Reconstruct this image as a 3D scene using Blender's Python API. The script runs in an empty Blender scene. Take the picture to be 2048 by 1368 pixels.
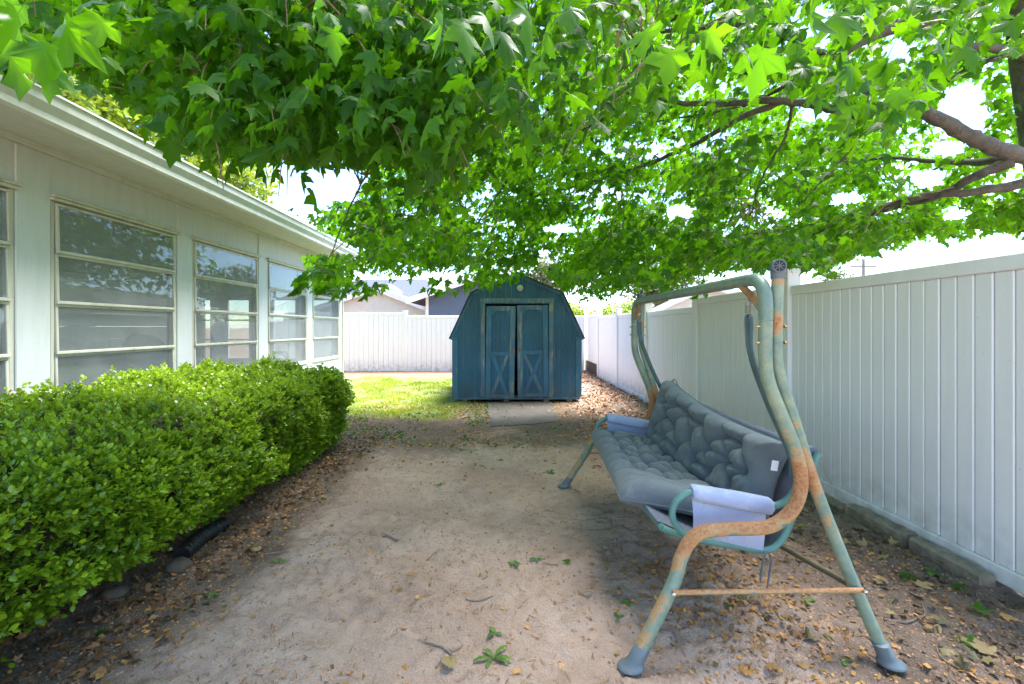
import bpy, math, random
import numpy as np
from mathutils import Vector, Matrix

random.seed(7)
rng = np.random.default_rng(7)
SC = bpy.context.scene
COL = SC.collection

# ------------------------------------------------------------------ camera
CAM_H, FPX, YAW = 1.40, 910.0, 0.0154
cd = bpy.data.cameras.new('camera')
cam = bpy.data.objects.new('camera', cd)
COL.objects.link(cam)
cam.location = (0, 0, CAM_H)
cam.rotation_euler = (math.pi / 2, 0, -YAW)
cd.sensor_width = 36.0
cd.lens = 36.0 * FPX / 2048.0
cd.shift_y = -29.0 / 2048.0
cd.clip_start, cd.clip_end = 0.05, 2000
SC.camera = cam

# ------------------------------------------------------------------ sky, sun, exposure
SUN_EL, SUN_AZ = math.radians(66), math.radians(52)     # azimuth clockwise from +Y (ahead, to the right)
w = bpy.data.worlds.new('World')
SC.world = w
w.use_nodes = True
nt = w.node_tree
nt.nodes.clear()
out = nt.nodes.new('ShaderNodeOutputWorld')
bg = nt.nodes.new('ShaderNodeBackground')
sky = nt.nodes.new('ShaderNodeTexSky')
sky.sky_type = 'NISHITA'
sky.sun_disc = False
sky.sun_elevation = SUN_EL
sky.sun_rotation = SUN_AZ
sky.air_density, sky.dust_density, sky.ozone_density = 1.0, 0.1, 3.5
tc = nt.nodes.new('ShaderNodeTexCoord')
mp = nt.nodes.new('ShaderNodeMapping')
mp.inputs['Scale'].default_value = (1.0, 1.0, 2.2)
mp.inputs['Location'].default_value = (3.1, 1.7, 0.4)
cn = nt.nodes.new('ShaderNodeTexNoise')
cn.inputs['Scale'].default_value = 2.6
cn.inputs['Detail'].default_value = 7
cn.inputs['Roughness'].default_value = 0.55
cr = nt.nodes.new('ShaderNodeMapRange')
cr.inputs['From Min'].default_value = 0.55
cr.inputs['From Max'].default_value = 0.80
mx = nt.nodes.new('ShaderNodeMixRGB')
mx.inputs['Color2'].default_value = (5.6, 5.9, 6.4, 1)
nt.links.new(tc.outputs['Generated'], mp.inputs['Vector'])
nt.links.new(mp.outputs['Vector'], cn.inputs['Vector'])
nt.links.new(cn.outputs['Fac'], cr.inputs['Value'])
nt.links.new(cr.outputs['Result'], mx.inputs['Fac'])
nt.links.new(sky.outputs['Color'], mx.inputs['Color1'])
nt.links.new(mx.outputs['Color'], bg.inputs['Color'])
nt.links.new(bg.outputs['Background'], out.inputs['Surface'])
bg.inputs['Strength'].default_value = 0.09

sl = bpy.data.lights.new('sun', 'SUN')
sl.energy, sl.angle, sl.color = 3.8, math.radians(32), (1.0, 0.955, 0.925)
so = bpy.data.objects.new('sun', sl)
COL.objects.link(so)
dirv = Vector((math.sin(SUN_AZ) * math.cos(SUN_EL), math.cos(SUN_AZ) * math.cos(SUN_EL), math.sin(SUN_EL)))
so.rotation_euler = (-dirv).to_track_quat('-Z', 'Y').to_euler()
so.location = dirv * 30

vs = SC.view_settings
vs.view_transform, vs.look, vs.gamma = 'Standard', 'None', 1.0
vs.exposure = 2.74
SC.cycles.max_bounces = 9
SC.cycles.diffuse_bounces = 5
SC.cycles.transmission_bounces = 6
SC.cycles.transparent_max_bounces = 12
SC.cycles.use_denoising = True
SC.cycles.sample_clamp_indirect = 8.0


def W(px, py, Y):
    """point of the place seen at photo position (px, py), Y metres ahead"""
    return ((px - 1010.0) / FPX * Y, Y, CAM_H - (py - 655.0) / FPX * Y)


def to_px(P):
    P = np.asarray(P)
    c, s = math.cos(YAW), math.sin(YAW)
    d = P[..., 0] * s + P[..., 1] * c
    d = np.maximum(d, 1e-3)
    return 1024 + FPX * (P[..., 0] * c - P[..., 1] * s) / d, 655 - FPX * (P[..., 2] - CAM_H) / d


# ------------------------------------------------------------------ materials
def rgba(c):
    return (c[0], c[1], c[2], 1.0)


class NT:
    def __init__(s, name):
        s.m = bpy.data.materials.new(name)
        s.m.use_nodes = True
        s.t = s.m.node_tree
        s.t.nodes.clear()
        s.out = s.n('ShaderNodeOutputMaterial')

    def n(s, typ, **kw):
        nd = s.t.nodes.new(typ)
        for k, v in kw.items():
            setattr(nd, k, v)
        return nd

    def l(s, a, b):
        s.t.links.new(a, b)

    def coord(s, kind='Object', scale=(1, 1, 1)):
        c = s.n('ShaderNodeTexCoord')
        m = s.n('ShaderNodeMapping')
        m.inputs['Scale'].default_value = scale
        s.l(c.outputs[kind], m.inputs['Vector'])
        return m.outputs['Vector']

    def noise(s, vec, scale, detail=4, rough=0.55):
        n = s.n('ShaderNodeTexNoise')
        n.inputs['Scale'].default_value = scale
        n.inputs['Detail'].default_value = detail
        n.inputs['Roughness'].default_value = rough
        if vec is not None:
            s.l(vec, n.inputs['Vector'])
        return n.outputs['Fac']

    def rng(s, fac, a, b, c=0.0, d=1.0):
        r = s.n('ShaderNodeMapRange')
        r.inputs['From Min'].default_value, r.inputs['From Max'].default_value = a, b
        r.inputs['To Min'].default_value, r.inputs['To Max'].default_value = c, d
        s.l(fac, r.inputs['Value'])
        return r.outputs['Result']

    def math(s, op, a, b):
        r = s.n('ShaderNodeMath', operation=op)
        for i, v in enumerate((a, b)):
            if isinstance(v, (int, float)):
                r.inputs[i].default_value = v
            else:
                s.l(v, r.inputs[i])
        return r.outputs[0]

    def mix(s, fac, a, b, blend='MIX'):
        r = s.n('ShaderNodeMixRGB', blend_type=blend)
        for k, v in (('Fac', fac), ('Color1', a), ('Color2', b)):
            if isinstance(v, (int, float)):
                r.inputs[k].default_value = v
            elif isinstance(v, tuple):
                r.inputs[k].default_value = rgba(v)
            else:
                s.l(v, r.inputs[k])
        return r.outputs['Color']

    def attr(s, name, sep=True):
        a = s.n('ShaderNodeAttribute', attribute_name=name)
        if not sep:
            return a.outputs['Color']
        p = s.n('ShaderNodeSeparateColor')
        s.l(a.outputs['Color'], p.inputs[0])
        return p.outputs[0], p.outputs[1], p.outputs[2]

    def bump(s, h, strength, dist):
        b = s.n('ShaderNodeBump')
        b.inputs['Strength'].default_value = strength
        b.inputs['Distance'].default_value = dist
        s.l(h, b.inputs['Height'])
        return b.outputs['Normal']

    def pbr(s, col, rough=0.6, metal=0.0, normal=None, spec=0.5, sheen=0.0):
        p = s.n('ShaderNodeBsdfPrincipled')
        for k, v in (('Base Color', col), ('Roughness', rough), ('Metallic', metal)):
            if isinstance(v, tuple):
                p.inputs[k].default_value = rgba(v)
            elif isinstance(v, (int, float)):
                p.inputs[k].default_value = v
            else:
                s.l(v, p.inputs[k])
        p.inputs['Specular IOR Level'].default_value = spec
        if sheen:
            p.inputs['Sheen Weight'].default_value = sheen
        if normal is not None:
            s.l(normal, p.inputs['Normal'])
        s.l(p.outputs[0], s.out.inputs['Surface'])
        return s.m


def simple(name, col, rough=0.6, var=0.12, scale=6.0, metal=0.0, bump=0.0, bscale=60.0, spec=0.5):
    t = NT(name)
    v = t.coord()
    f = t.rng(t.noise(v, scale, 5), 0.3, 0.7)
    dk = tuple(c * (1 - var) for c in col)
    lt = tuple(min(1, c * (1 + var)) for c in col)
    nrm = t.bump(t.noise(v, bscale, 4), bump, 0.01) if bump else None
    return t.pbr(t.mix(f, dk, lt), rough, metal, nrm, spec)


def mat_vinyl():
    t = NT('white_vinyl')
    v = t.coord()
    st = t.noise(t.coord('Object', (6, 6, 0.5)), 3.0, 5)
    col = t.mix(t.rng(st, 0.35, 0.75), (0.87, 0.86, 0.87), (0.82, 0.81, 0.825))
    spots = t.rng(t.noise(v, 38, 2), 0.72, 0.78)
    col = t.mix(t.math('MULTIPLY', spots, 0.4), col, (0.42, 0.40, 0.36))
    geo = t.n('ShaderNodeNewGeometry')
    sx = t.n('ShaderNodeSeparateXYZ')
    t.l(geo.outputs['Position'], sx.inputs[0])
    low = t.math('MULTIPLY', t.rng(sx.outputs[2], 0.40, 0.02), t.rng(t.noise(v, 9, 5), 0.35, 0.65))
    col = t.mix(t.math('MULTIPLY', low, 0.65), col, (0.40, 0.34, 0.27))      # soil splashed on the foot
    return t.pbr(col, 0.42, normal=t.bump(t.noise(v, 5, 3), 0.12, 0.02))


def mat_siding(name, col, dirt=(0.38, 0.37, 0.31), amt=0.3):
    t = NT(name)
    v = t.coord()
    st = t.noise(t.coord('Object', (5, 5, 0.7)), 2.2, 6, 0.6)
    c = t.mix(t.math('MULTIPLY', t.rng(st, 0.45, 0.8), amt), col, dirt)
    c = t.mix(t.math('MULTIPLY', t.rng(t.noise(v, 24, 3), 0.66, 0.74), amt), c, dirt)
    return t.pbr(c, 0.5, normal=t.bump(t.noise(v, 40, 4), 0.15, 0.006))


def mat_shed(name, blue, wear):
    t = NT(name)
    v = t.coord()
    s1 = t.noise(t.coord('Object', (14, 14, 1.3)), 2.4, 7, 0.68)
    s2 = t.noise(v, 1.7, 4)
    col = t.mix(t.rng(s2, 0.3, 0.7), tuple(c * 0.78 for c in blue), tuple(c * 1.22 for c in blue))
    m = t.math('MULTIPLY', t.rng(s1, wear, wear + 0.10), t.rng(t.noise(v, 3.1, 4), 0.40, 0.62))
    wood = t.mix(t.noise(t.coord('Object', (60, 60, 4)), 3, 4), (0.30, 0.27, 0.23), (0.52, 0.50, 0.45))
    col = t.mix(m, col, wood)
    geo = t.n('ShaderNodeNewGeometry')
    sx = t.n('ShaderNodeSeparateXYZ')
    t.l(geo.outputs['Position'], sx.inputs[0])
    low = t.math('MULTIPLY', t.rng(sx.outputs[2], 0.42, 0.10), t.rng(t.noise(v, 6, 5), 0.3, 0.75))
    col = t.mix(t.math('MULTIPLY', low, 0.8), col, (0.10, 0.085, 0.065))
    return t.pbr(col, 0.72, normal=t.bump(s1, 0.3, 0.006))


def mat_tube():
    t = NT('worn_green_tube')
    v = t.coord('Object')
    rust, pale, _ = t.attr('wear')
    n1 = t.noise(v, 17, 9, 0.74)
    n2 = t.noise(v, 90, 5, 0.7)
    green = t.mix(t.rng(t.noise(v, 3.5, 4), 0.3, 0.7), (0.070, 0.155, 0.145), (0.140, 0.230, 0.190))
    green = t.mix(t.math('MULTIPLY', pale, t.rng(n1, 0.3, 0.65)), green, (0.33, 0.36, 0.20))
    k = t.math('ADD', rust, t.math('MULTIPLY', t.math('SUBTRACT', n1, 0.5), 1.1))
    rc = t.mix(t.rng(n2, 0.35, 0.65), (0.26, 0.10, 0.035), (0.45, 0.235, 0.10))
    col = t.mix(t.rng(k, 0.44, 0.53), green, t.mix(0.45, rc, (0.45, 0.33, 0.15)))
    col = t.mix(t.rng(k, 0.60, 0.78), col, rc)
    col = t.mix(t.rng(n2, 0.70, 0.78, 0, 0.5), col, (0.12, 0.05, 0.02))
    return t.pbr(col, t.rng(k, 0.4, 0.8, 0.42, 0.8), normal=t.bump(n2, 0.12, 0.003))


def mat_fabric(name, c1, c2, weave=420):
    t = NT(name)
    v = t.coord()
    f = t.noise(v, 5, 5)
    col = t.mix(t.rng(f, 0.3, 0.7), c1, c2)
    wv = t.noise(v, weave, 2)
    col = t.mix(t.rng(wv, 0.3, 0.7, 0, 0.25), col, tuple(c * 0.6 for c in c1))
    col = t.mix(t.rng(t.noise(v, 13, 6, .7), 0.55, 0.75, 0, 0.35), col, tuple(min(1, c * 1.5 + .03) for c in c2))
    h = t.math('ADD', t.math('MULTIPLY', wv, 0.3), t.noise(v, 30, 5))
    return t.pbr(col, 0.85, normal=t.bump(h, 0.45, 0.008), spec=0.25, sheen=0.15)


def mat_leaf(name, base, trans, tf, vein=0.0, rough=0.45, gloss=1.0):
    t = NT(name)
    r, vv, b = t.attr('tint')
    v = t.coord()
    f = t.rng(r, 0, 1)
    c1 = t.mix(f, tuple(c * 0.5 for c in base), (base[0] * 1.85, base[1] * 1.4, base[2] * 1.1))
    c2 = t.mix(f, tuple(c * 0.7 for c in trans), (trans[0] * 1.45, trans[1] * 1.15, trans[2]))
    if vein:
        vm = t.math('MULTIPLY', t.rng(vv, 0.88, 0.97), vein)
        c1 = t.mix(vm, c1, tuple(min(1, c * 2.2 + 0.04) for c in base))
        c2 = t.mix(vm, c2, tuple(c * 0.55 for c in trans))
        bl = t.rng(t.noise(v, 9, 4), 0.66, 0.74)
        c1 = t.mix(t.math('MULTIPLY', bl, 0.5), c1, (0.16, 0.13, 0.03))
    d = t.n('ShaderNodeBsdfDiffuse')
    tr = t.n('ShaderNodeBsdfTranslucent')
    t.l(c1, d.inputs['Color'])
    t.l(c2, tr.inputs['Color'])
    m1 = t.n('ShaderNodeMixShader')
    m1.inputs[0].default_value = tf
    t.l(d.outputs[0], m1.inputs[1])
    t.l(tr.outputs[0], m1.inputs[2])
    g = t.n('ShaderNodeBsdfGlossy')
    g.inputs['Roughness'].default_value = rough
    g.inputs['Color'].default_value = (1, 1, 1, 1)
    fr = t.n('ShaderNodeLayerWeight')
    m2 = t.n('ShaderNodeMixShader')
    t.l(t.math('MULTIPLY', t.math('ADD', t.math('MULTIPLY', t.math('POWER', fr.outputs['Facing'], 4.0), 0.30), 0.022), gloss), m2.inputs[0])
    t.l(m1.outputs[0], m2.inputs[1])
    t.l(g.outputs[0], m2.inputs[2])
    t.l(m2.outputs[0], t.out.inputs['Surface'])
    return t.m


def mat_glass():
    t = NT('window_glass')
    tr = t.n('ShaderNodeBsdfTransparent')
    tr.inputs['Color'].default_value = (0.86, 0.90, 0.90, 1)
    g = t.n('ShaderNodeBsdfGlossy')
    g.inputs['Roughness'].default_value = 0.015
    g.inputs['Color'].default_value = (0.95, 0.97, 1, 1)
    v = t.coord()
    t.l(t.bump(t.noise(v, 1.6, 2), 0.05, 0.02), g.inputs['Normal'])
    d = t.n('ShaderNodeBsdfDiffuse')
    d.inputs['Color'].default_value = (0.55, 0.57, 0.56, 1)
    fr = t.n('ShaderNodeLayerWeight')
    m = t.n('ShaderNodeMixShader')
    t.l(t.math('ADD', t.math('MULTIPLY', t.math('POWER', fr.outputs['Facing'], 4.0), 0.60), 0.035), m.inputs[0])
    t.l(tr.outputs[0], m.inputs[1])
    t.l(g.outputs[0], m.inputs[2])
    m2 = t.n('ShaderNodeMixShader')                      # the film of dust on old panes
    t.l(t.rng(t.noise(v, 3, 5), 0.3, 0.75, 0.07, 0.17), m2.inputs[0])
    t.l(m.outputs[0], m2.inputs[1])
    t.l(d.outputs[0], m2.inputs[2])
    t.l(m2.outputs[0], t.out.inputs['Surface'])
    return t.m


def mat_screen():
    t = NT('insect_screen')
    tr = t.n('ShaderNodeBsdfTransparent')
    d = t.n('ShaderNodeBsdfDiffuse')
    d.inputs['Color'].default_value = (0.50, 0.49, 0.51, 1)
    m = t.n('ShaderNodeMixShader')
    m.inputs[0].default_value = 0.28
    t.l(tr.outputs[0], m.inputs[1])
    t.l(d.outputs[0], m.inputs[2])
    t.l(m.outputs[0], t.out.inputs['Surface'])
    return t.m


def mat_ground():
    t = NT('packed_soil')
    v = t.coord()
    dark, green, red = t.attr('zone')
    n1 = t.noise(v, 1.3, 6, 0.6)
    n2 = t.noise(v, 11, 6, 0.65)
    n3 = t.noise(v, 85, 4, 0.7)
    n4 = t.noise(v, 240, 3, 0.7)
    col = t.mix(t.rng(n1, 0.35, 0.65), (0.43, 0.288, 0.205), (0.59, 0.430, 0.325))
    col = t.mix(t.rng(n2, 0.50, 0.74, 0, 0.42), col, (0.24, 0.17, 0.125))
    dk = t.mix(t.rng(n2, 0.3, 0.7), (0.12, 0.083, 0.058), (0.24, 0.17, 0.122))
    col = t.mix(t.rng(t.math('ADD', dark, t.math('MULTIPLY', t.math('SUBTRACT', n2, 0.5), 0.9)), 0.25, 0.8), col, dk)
    rd = t.mix(t.rng(n2, 0.3, 0.7), (0.20, 0.105, 0.06), (0.34, 0.21, 0.135))
    col = t.mix(red, col, rd)
    gr = t.mix(t.rng(n2, 0.3, 0.7), (0.10, 0.16, 0.03), (0.20, 0.26, 0.06))
    col = t.mix(t.rng(t.math('ADD', green, t.math('MULTIPLY', t.math('SUBTRACT', n2, 0.5), 0.8)), 0.35, 0.75), col, gr)
    col = t.mix(t.rng(n3, 0.60, 0.70, 0, 0.65), col, (0.50, 0.42, 0.35))
    col = t.mix(t.rng(n3, 0.38, 0.30, 0, 0.40), col, (0.14, 0.10, 0.07))
    col = t.mix(t.rng(n4, 0.60, 0.70, 0, 0.55), col, (0.15, 0.10, 0.068))
    col = t.mix(t.rng(n4, 0.40, 0.33, 0, 0.6), col, (0.55, 0.45, 0.35))
    h = t.math('ADD', t.math('MULTIPLY', n2, 0.8), t.math('MULTIPLY', n3, 0.55))
    return t.pbr(col, 0.93, normal=t.bump(h, 0.9, 0.04), spec=0.25)


def mat_bark(name, a, b, sc=9):
    t = NT(name)
    v = t.coord()
    n = t.noise(v, sc, 7, 0.7)
    n2 = t.noise(v, sc * 6, 4)
    col = t.mix(t.rng(n, 0.35, 0.65), a, b)
    col = t.mix(t.rng(n2, 0.6, 0.75, 0, 0.6), col, tuple(min(1, c * 1.7) for c in b))
    return t.pbr(col, 0.85, normal=t.bump(t.math('ADD', n, t.math('MULTIPLY', n2, 0.5)), 0.6, 0.02))


def mat_concrete():
    t = NT('weathered_concrete')
    v = t.coord()
    n = t.noise(v, 3, 7, 0.65)
    n2 = t.noise(v, 60, 4)
    col = t.mix(t.rng(n, 0.3, 0.7), (0.075, 0.066, 0.060), (0.130, 0.116, 0.106))
    col = t.mix(t.rng(n2, 0.58, 0.72, 0, 0.5), col, (0.17, 0.15, 0.125))
    return t.pbr(col, 0.88, normal=t.bump(t.math('ADD', n, n2), 0.35, 0.01))


M = dict(
    vinyl=mat_vinyl(),
    siding=mat_siding('pale_green_panel', (0.585, 0.625, 0.625)),
    trim=mat_siding('aged_cream_aluminium', (0.56, 0.56, 0.47), (0.20, 0.18, 0.14), 0.55),
    gutter=mat_siding('gutter_enamel', (0.64, 0.66, 0.63), (0.33, 0.34, 0.28), 0.35),
    soffit=mat_siding('soffit_board', (0.60, 0.61, 0.57), (0.34, 0.33, 0.27), 0.35),
    shingle=simple('roof_shingle', (0.055, 0.055, 0.055), 0.95, 0.4, 12, bump=0.5),
    glass=mat_glass(),
    screen=mat_screen(),
    shed=mat_shed('shed_blue_siding', (0.036, 0.140, 0.285), 0.62),
    shed_trim=mat_shed('shed_blue_trim', (0.062, 0.195, 0.375), 0.56),
    shed_worn=mat_shed('shed_peeling_trim', (0.082, 0.205, 0.360), 0.47),
    groove=mat_shed('shed_bare_groove', (0.20, 0.27, 0.30), 0.36),
    tube=mat_tube(),
    darktube=simple('dark_green_steel', (0.035, 0.085, 0.085), 0.5, 0.25, 8),
    teal=simple('teal_steel', (0.085, 0.215, 0.185), 0.45, 0.18, 9, bump=0.08),
    plastic=simple('grey_blue_plastic', (0.115, 0.142, 0.155), 0.55, 0.15, 9),
    black=simple('black_plastic', (0.012, 0.012, 0.013), 0.5, 0.2, 9),
    zinc=simple('zinc_spring', (0.55, 0.55, 0.53), 0.3, 0.2, 20, metal=1.0),
    brass=simple('brass_bolt', (0.55, 0.40, 0.18), 0.35, 0.2, 20, metal=1.0),
    cushion=mat_fabric('slate_cushion_cloth', (0.118, 0.140, 0.148), (0.150, 0.176, 0.184)),
    sling=mat_fabric('grey_sling_cloth', (0.10, 0.115, 0.145), (0.145, 0.16, 0.20)),
    blue=mat_fabric('faded_blue_cloth', (0.31, 0.36, 0.51), (0.40, 0.45, 0.59)),
    tagw=simple('white_tag', (0.75, 0.75, 0.75), 0.7, 0.05),
    ground=mat_ground(),
    concrete=mat_concrete(),
    kerb=simple('mossy_kerb_concrete', (0.25, 0.20, 0.145), 0.9, 0.35, 14, bump=0.6, bscale=30),
    stone=simple('rough_stone', (0.085, 0.062, 0.045), 0.9, 0.4, 9, bump=0.7, bscale=25),
    chaff=mat_leaf('chaff', (0.25, 0.165, 0.10), (0.1, 0.07, 0.05), 0.0, 0, .6, 0.2),
    tan=mat_leaf('tan_leaf', (0.34, 0.22, 0.14), (0.22, 0.13, 0.07), 0.15),
    crumb=mat_leaf('soil_crumb', (0.30, 0.22, 0.16), (0.1, 0.07, 0.05), 0.0, 0, .6, 0.2),
    bark=mat_bark('maple_bark', (0.062, 0.050, 0.040), (0.165, 0.140, 0.112)),
    twig=mat_bark('twig_bark', (0.15, 0.095, 0.055), (0.30, 0.21, 0.13), 20),
    deadwood=mat_bark('dry_wood', (0.17, 0.12, 0.085), (0.33, 0.25, 0.18), 25),
    maple=mat_leaf('maple_leaf', (0.026, 0.118, 0.005), (0.185, 0.53, 0.006), 0.57, 0.55, 0.45, 0.5),
    maple_far=mat_leaf('maple_leaf_far', (0.045, 0.175, 0.016), (0.165, 0.48, 0.022), 0.52),
    box=mat_leaf('boxwood_leaf', (0.165, 0.345, 0.018), (0.30, 0.50, 0.022), 0.34, 0, 0.28, 1.3),
    bright=mat_leaf('sunlit_leaf', (0.16, 0.30, 0.03), (0.34, 0.50, 0.04), 0.42),
    distant=mat_leaf('distant_leaf', (0.10, 0.15, 0.07), (0.16, 0.24, 0.08), 0.35),
    grass=mat_leaf('grass_blade', (0.21, 0.34, 0.035), (0.36, 0.50, 0.04), 0.35),
    weed=mat_leaf('weed_leaf', (0.07, 0.17, 0.03), (0.14, 0.28, 0.04), 0.3),
    litter=mat_leaf('dry_leaf', (0.36, 0.225, 0.075), (0.28, 0.17, 0.05), 0.15),
    brown=mat_leaf('brown_leaf', (0.155, 0.098, 0.052), (0.12, 0.07, 0.035), 0.12),
    pale_leaf=mat_leaf('wilted_leaf', (0.22, 0.20, 0.10), (0.16, 0.17, 0.06), 0.2),
    hedgecore=mat_bark('hedge_stem_and_core', (0.035, 0.030, 0.018), (0.07, 0.055, 0.035), 16),
    beige=simple('beige_lap_siding', (0.60, 0.60, 0.57), 0.7, 0.05, 3),
    blueside=simple('blue_lap_siding', (0.085, 0.122, 0.185), 0.6, 0.06, 3),
    whitep=simple('white_paint', (0.78, 0.78, 0.77), 0.55, 0.05, 3),
    greyroof=simple('grey_roof', (0.075, 0.090, 0.118), 0.9, 0.25, 9, bump=0.4),
    paleroof=simple('pale_roof', (0.16, 0.15, 0.15), 0.9, 0.2, 9, bump=0.4),
    darkglass=simple('dark_pane', (0.03, 0.035, 0.045), 0.15, 0.1),
    room=simple('room_wall', (0.78, 0.77, 0.76), 0.8, 0.05, 2),
    floor=simple('room_floor', (0.25, 0.23, 0.21), 0.7, 0.1, 3),
    charcoal=simple('charcoal_cloth', (0.075, 0.085, 0.105), 0.9, 0.2, 6),
    fanw=simple('fan_plastic', (0.62, 0.62, 0.60), 0.5, 0.05),
    pole=simple('pole_wood', (0.28, 0.24, 0.20), 0.9, 0.2, 5),
)


# ------------------------------------------------------------------ mesh helpers
def link(o, parent=None):
    COL.objects.link(o)
    if parent is not None:
        o.parent = parent
    return o


def thing(name, label, cat, loc=(0, 0, 0), rz=0.0, group=None):
    o = bpy.data.objects.new(name, None)
    o.empty_display_size = 0.1
    link(o)
    o.location = loc
    o.rotation_euler = (0, 0, rz)
    return tag(o, label, cat, group)


def tag(o, label=None, cat=None, group=None, kind=None):
    if label:
        o['label'] = label
    if cat:
        o['category'] = cat
    if group:
        o['group'] = group
    if kind:
        o['kind'] = kind
    return o


def np_mesh(name, V, F, mat, smooth=False, color=None):
    """V (n,3); F (m,k) with k = 3 or 4"""
    V = np.ascontiguousarray(V, dtype=np.float32)
    F = np.ascontiguousarray(F, dtype=np.int32)
    me = bpy.data.meshes.new(name)
    m, k = F.shape
    me.vertices.add(len(V))
    me.vertices.foreach_set('co', V.ravel())
    me.loops.add(m * k)
    me.loops.foreach_set('vertex_index', F.ravel())
    me.polygons.add(m)
    me.polygons.foreach_set('loop_start', np.arange(0, m * k, k, dtype=np.int32))
    me.polygons.foreach_set('loop_total', np.full(m, k, dtype=np.int32))
    if smooth:
        me.polygons.foreach_set('use_smooth', np.ones(m, dtype=bool))
    me.update(calc_edges=True)
    if color is not None:
        nm, C = color
        a = me.color_attributes.new(nm, 'FLOAT_COLOR', 'POINT')
        C4 = np.ones((len(V), 4), dtype=np.float32)
        C4[:, :C.shape[1]] = C
        a.data.foreach_set('color', C4.ravel())
    me.materials.append(mat)
    me.validate()
    return me


def np_obj(name, V, F, mat, parent=None, smooth=False, color=None):
    return link(bpy.data.objects.new(name, np_mesh(name, V, F, mat, smooth, color)), parent)


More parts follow.
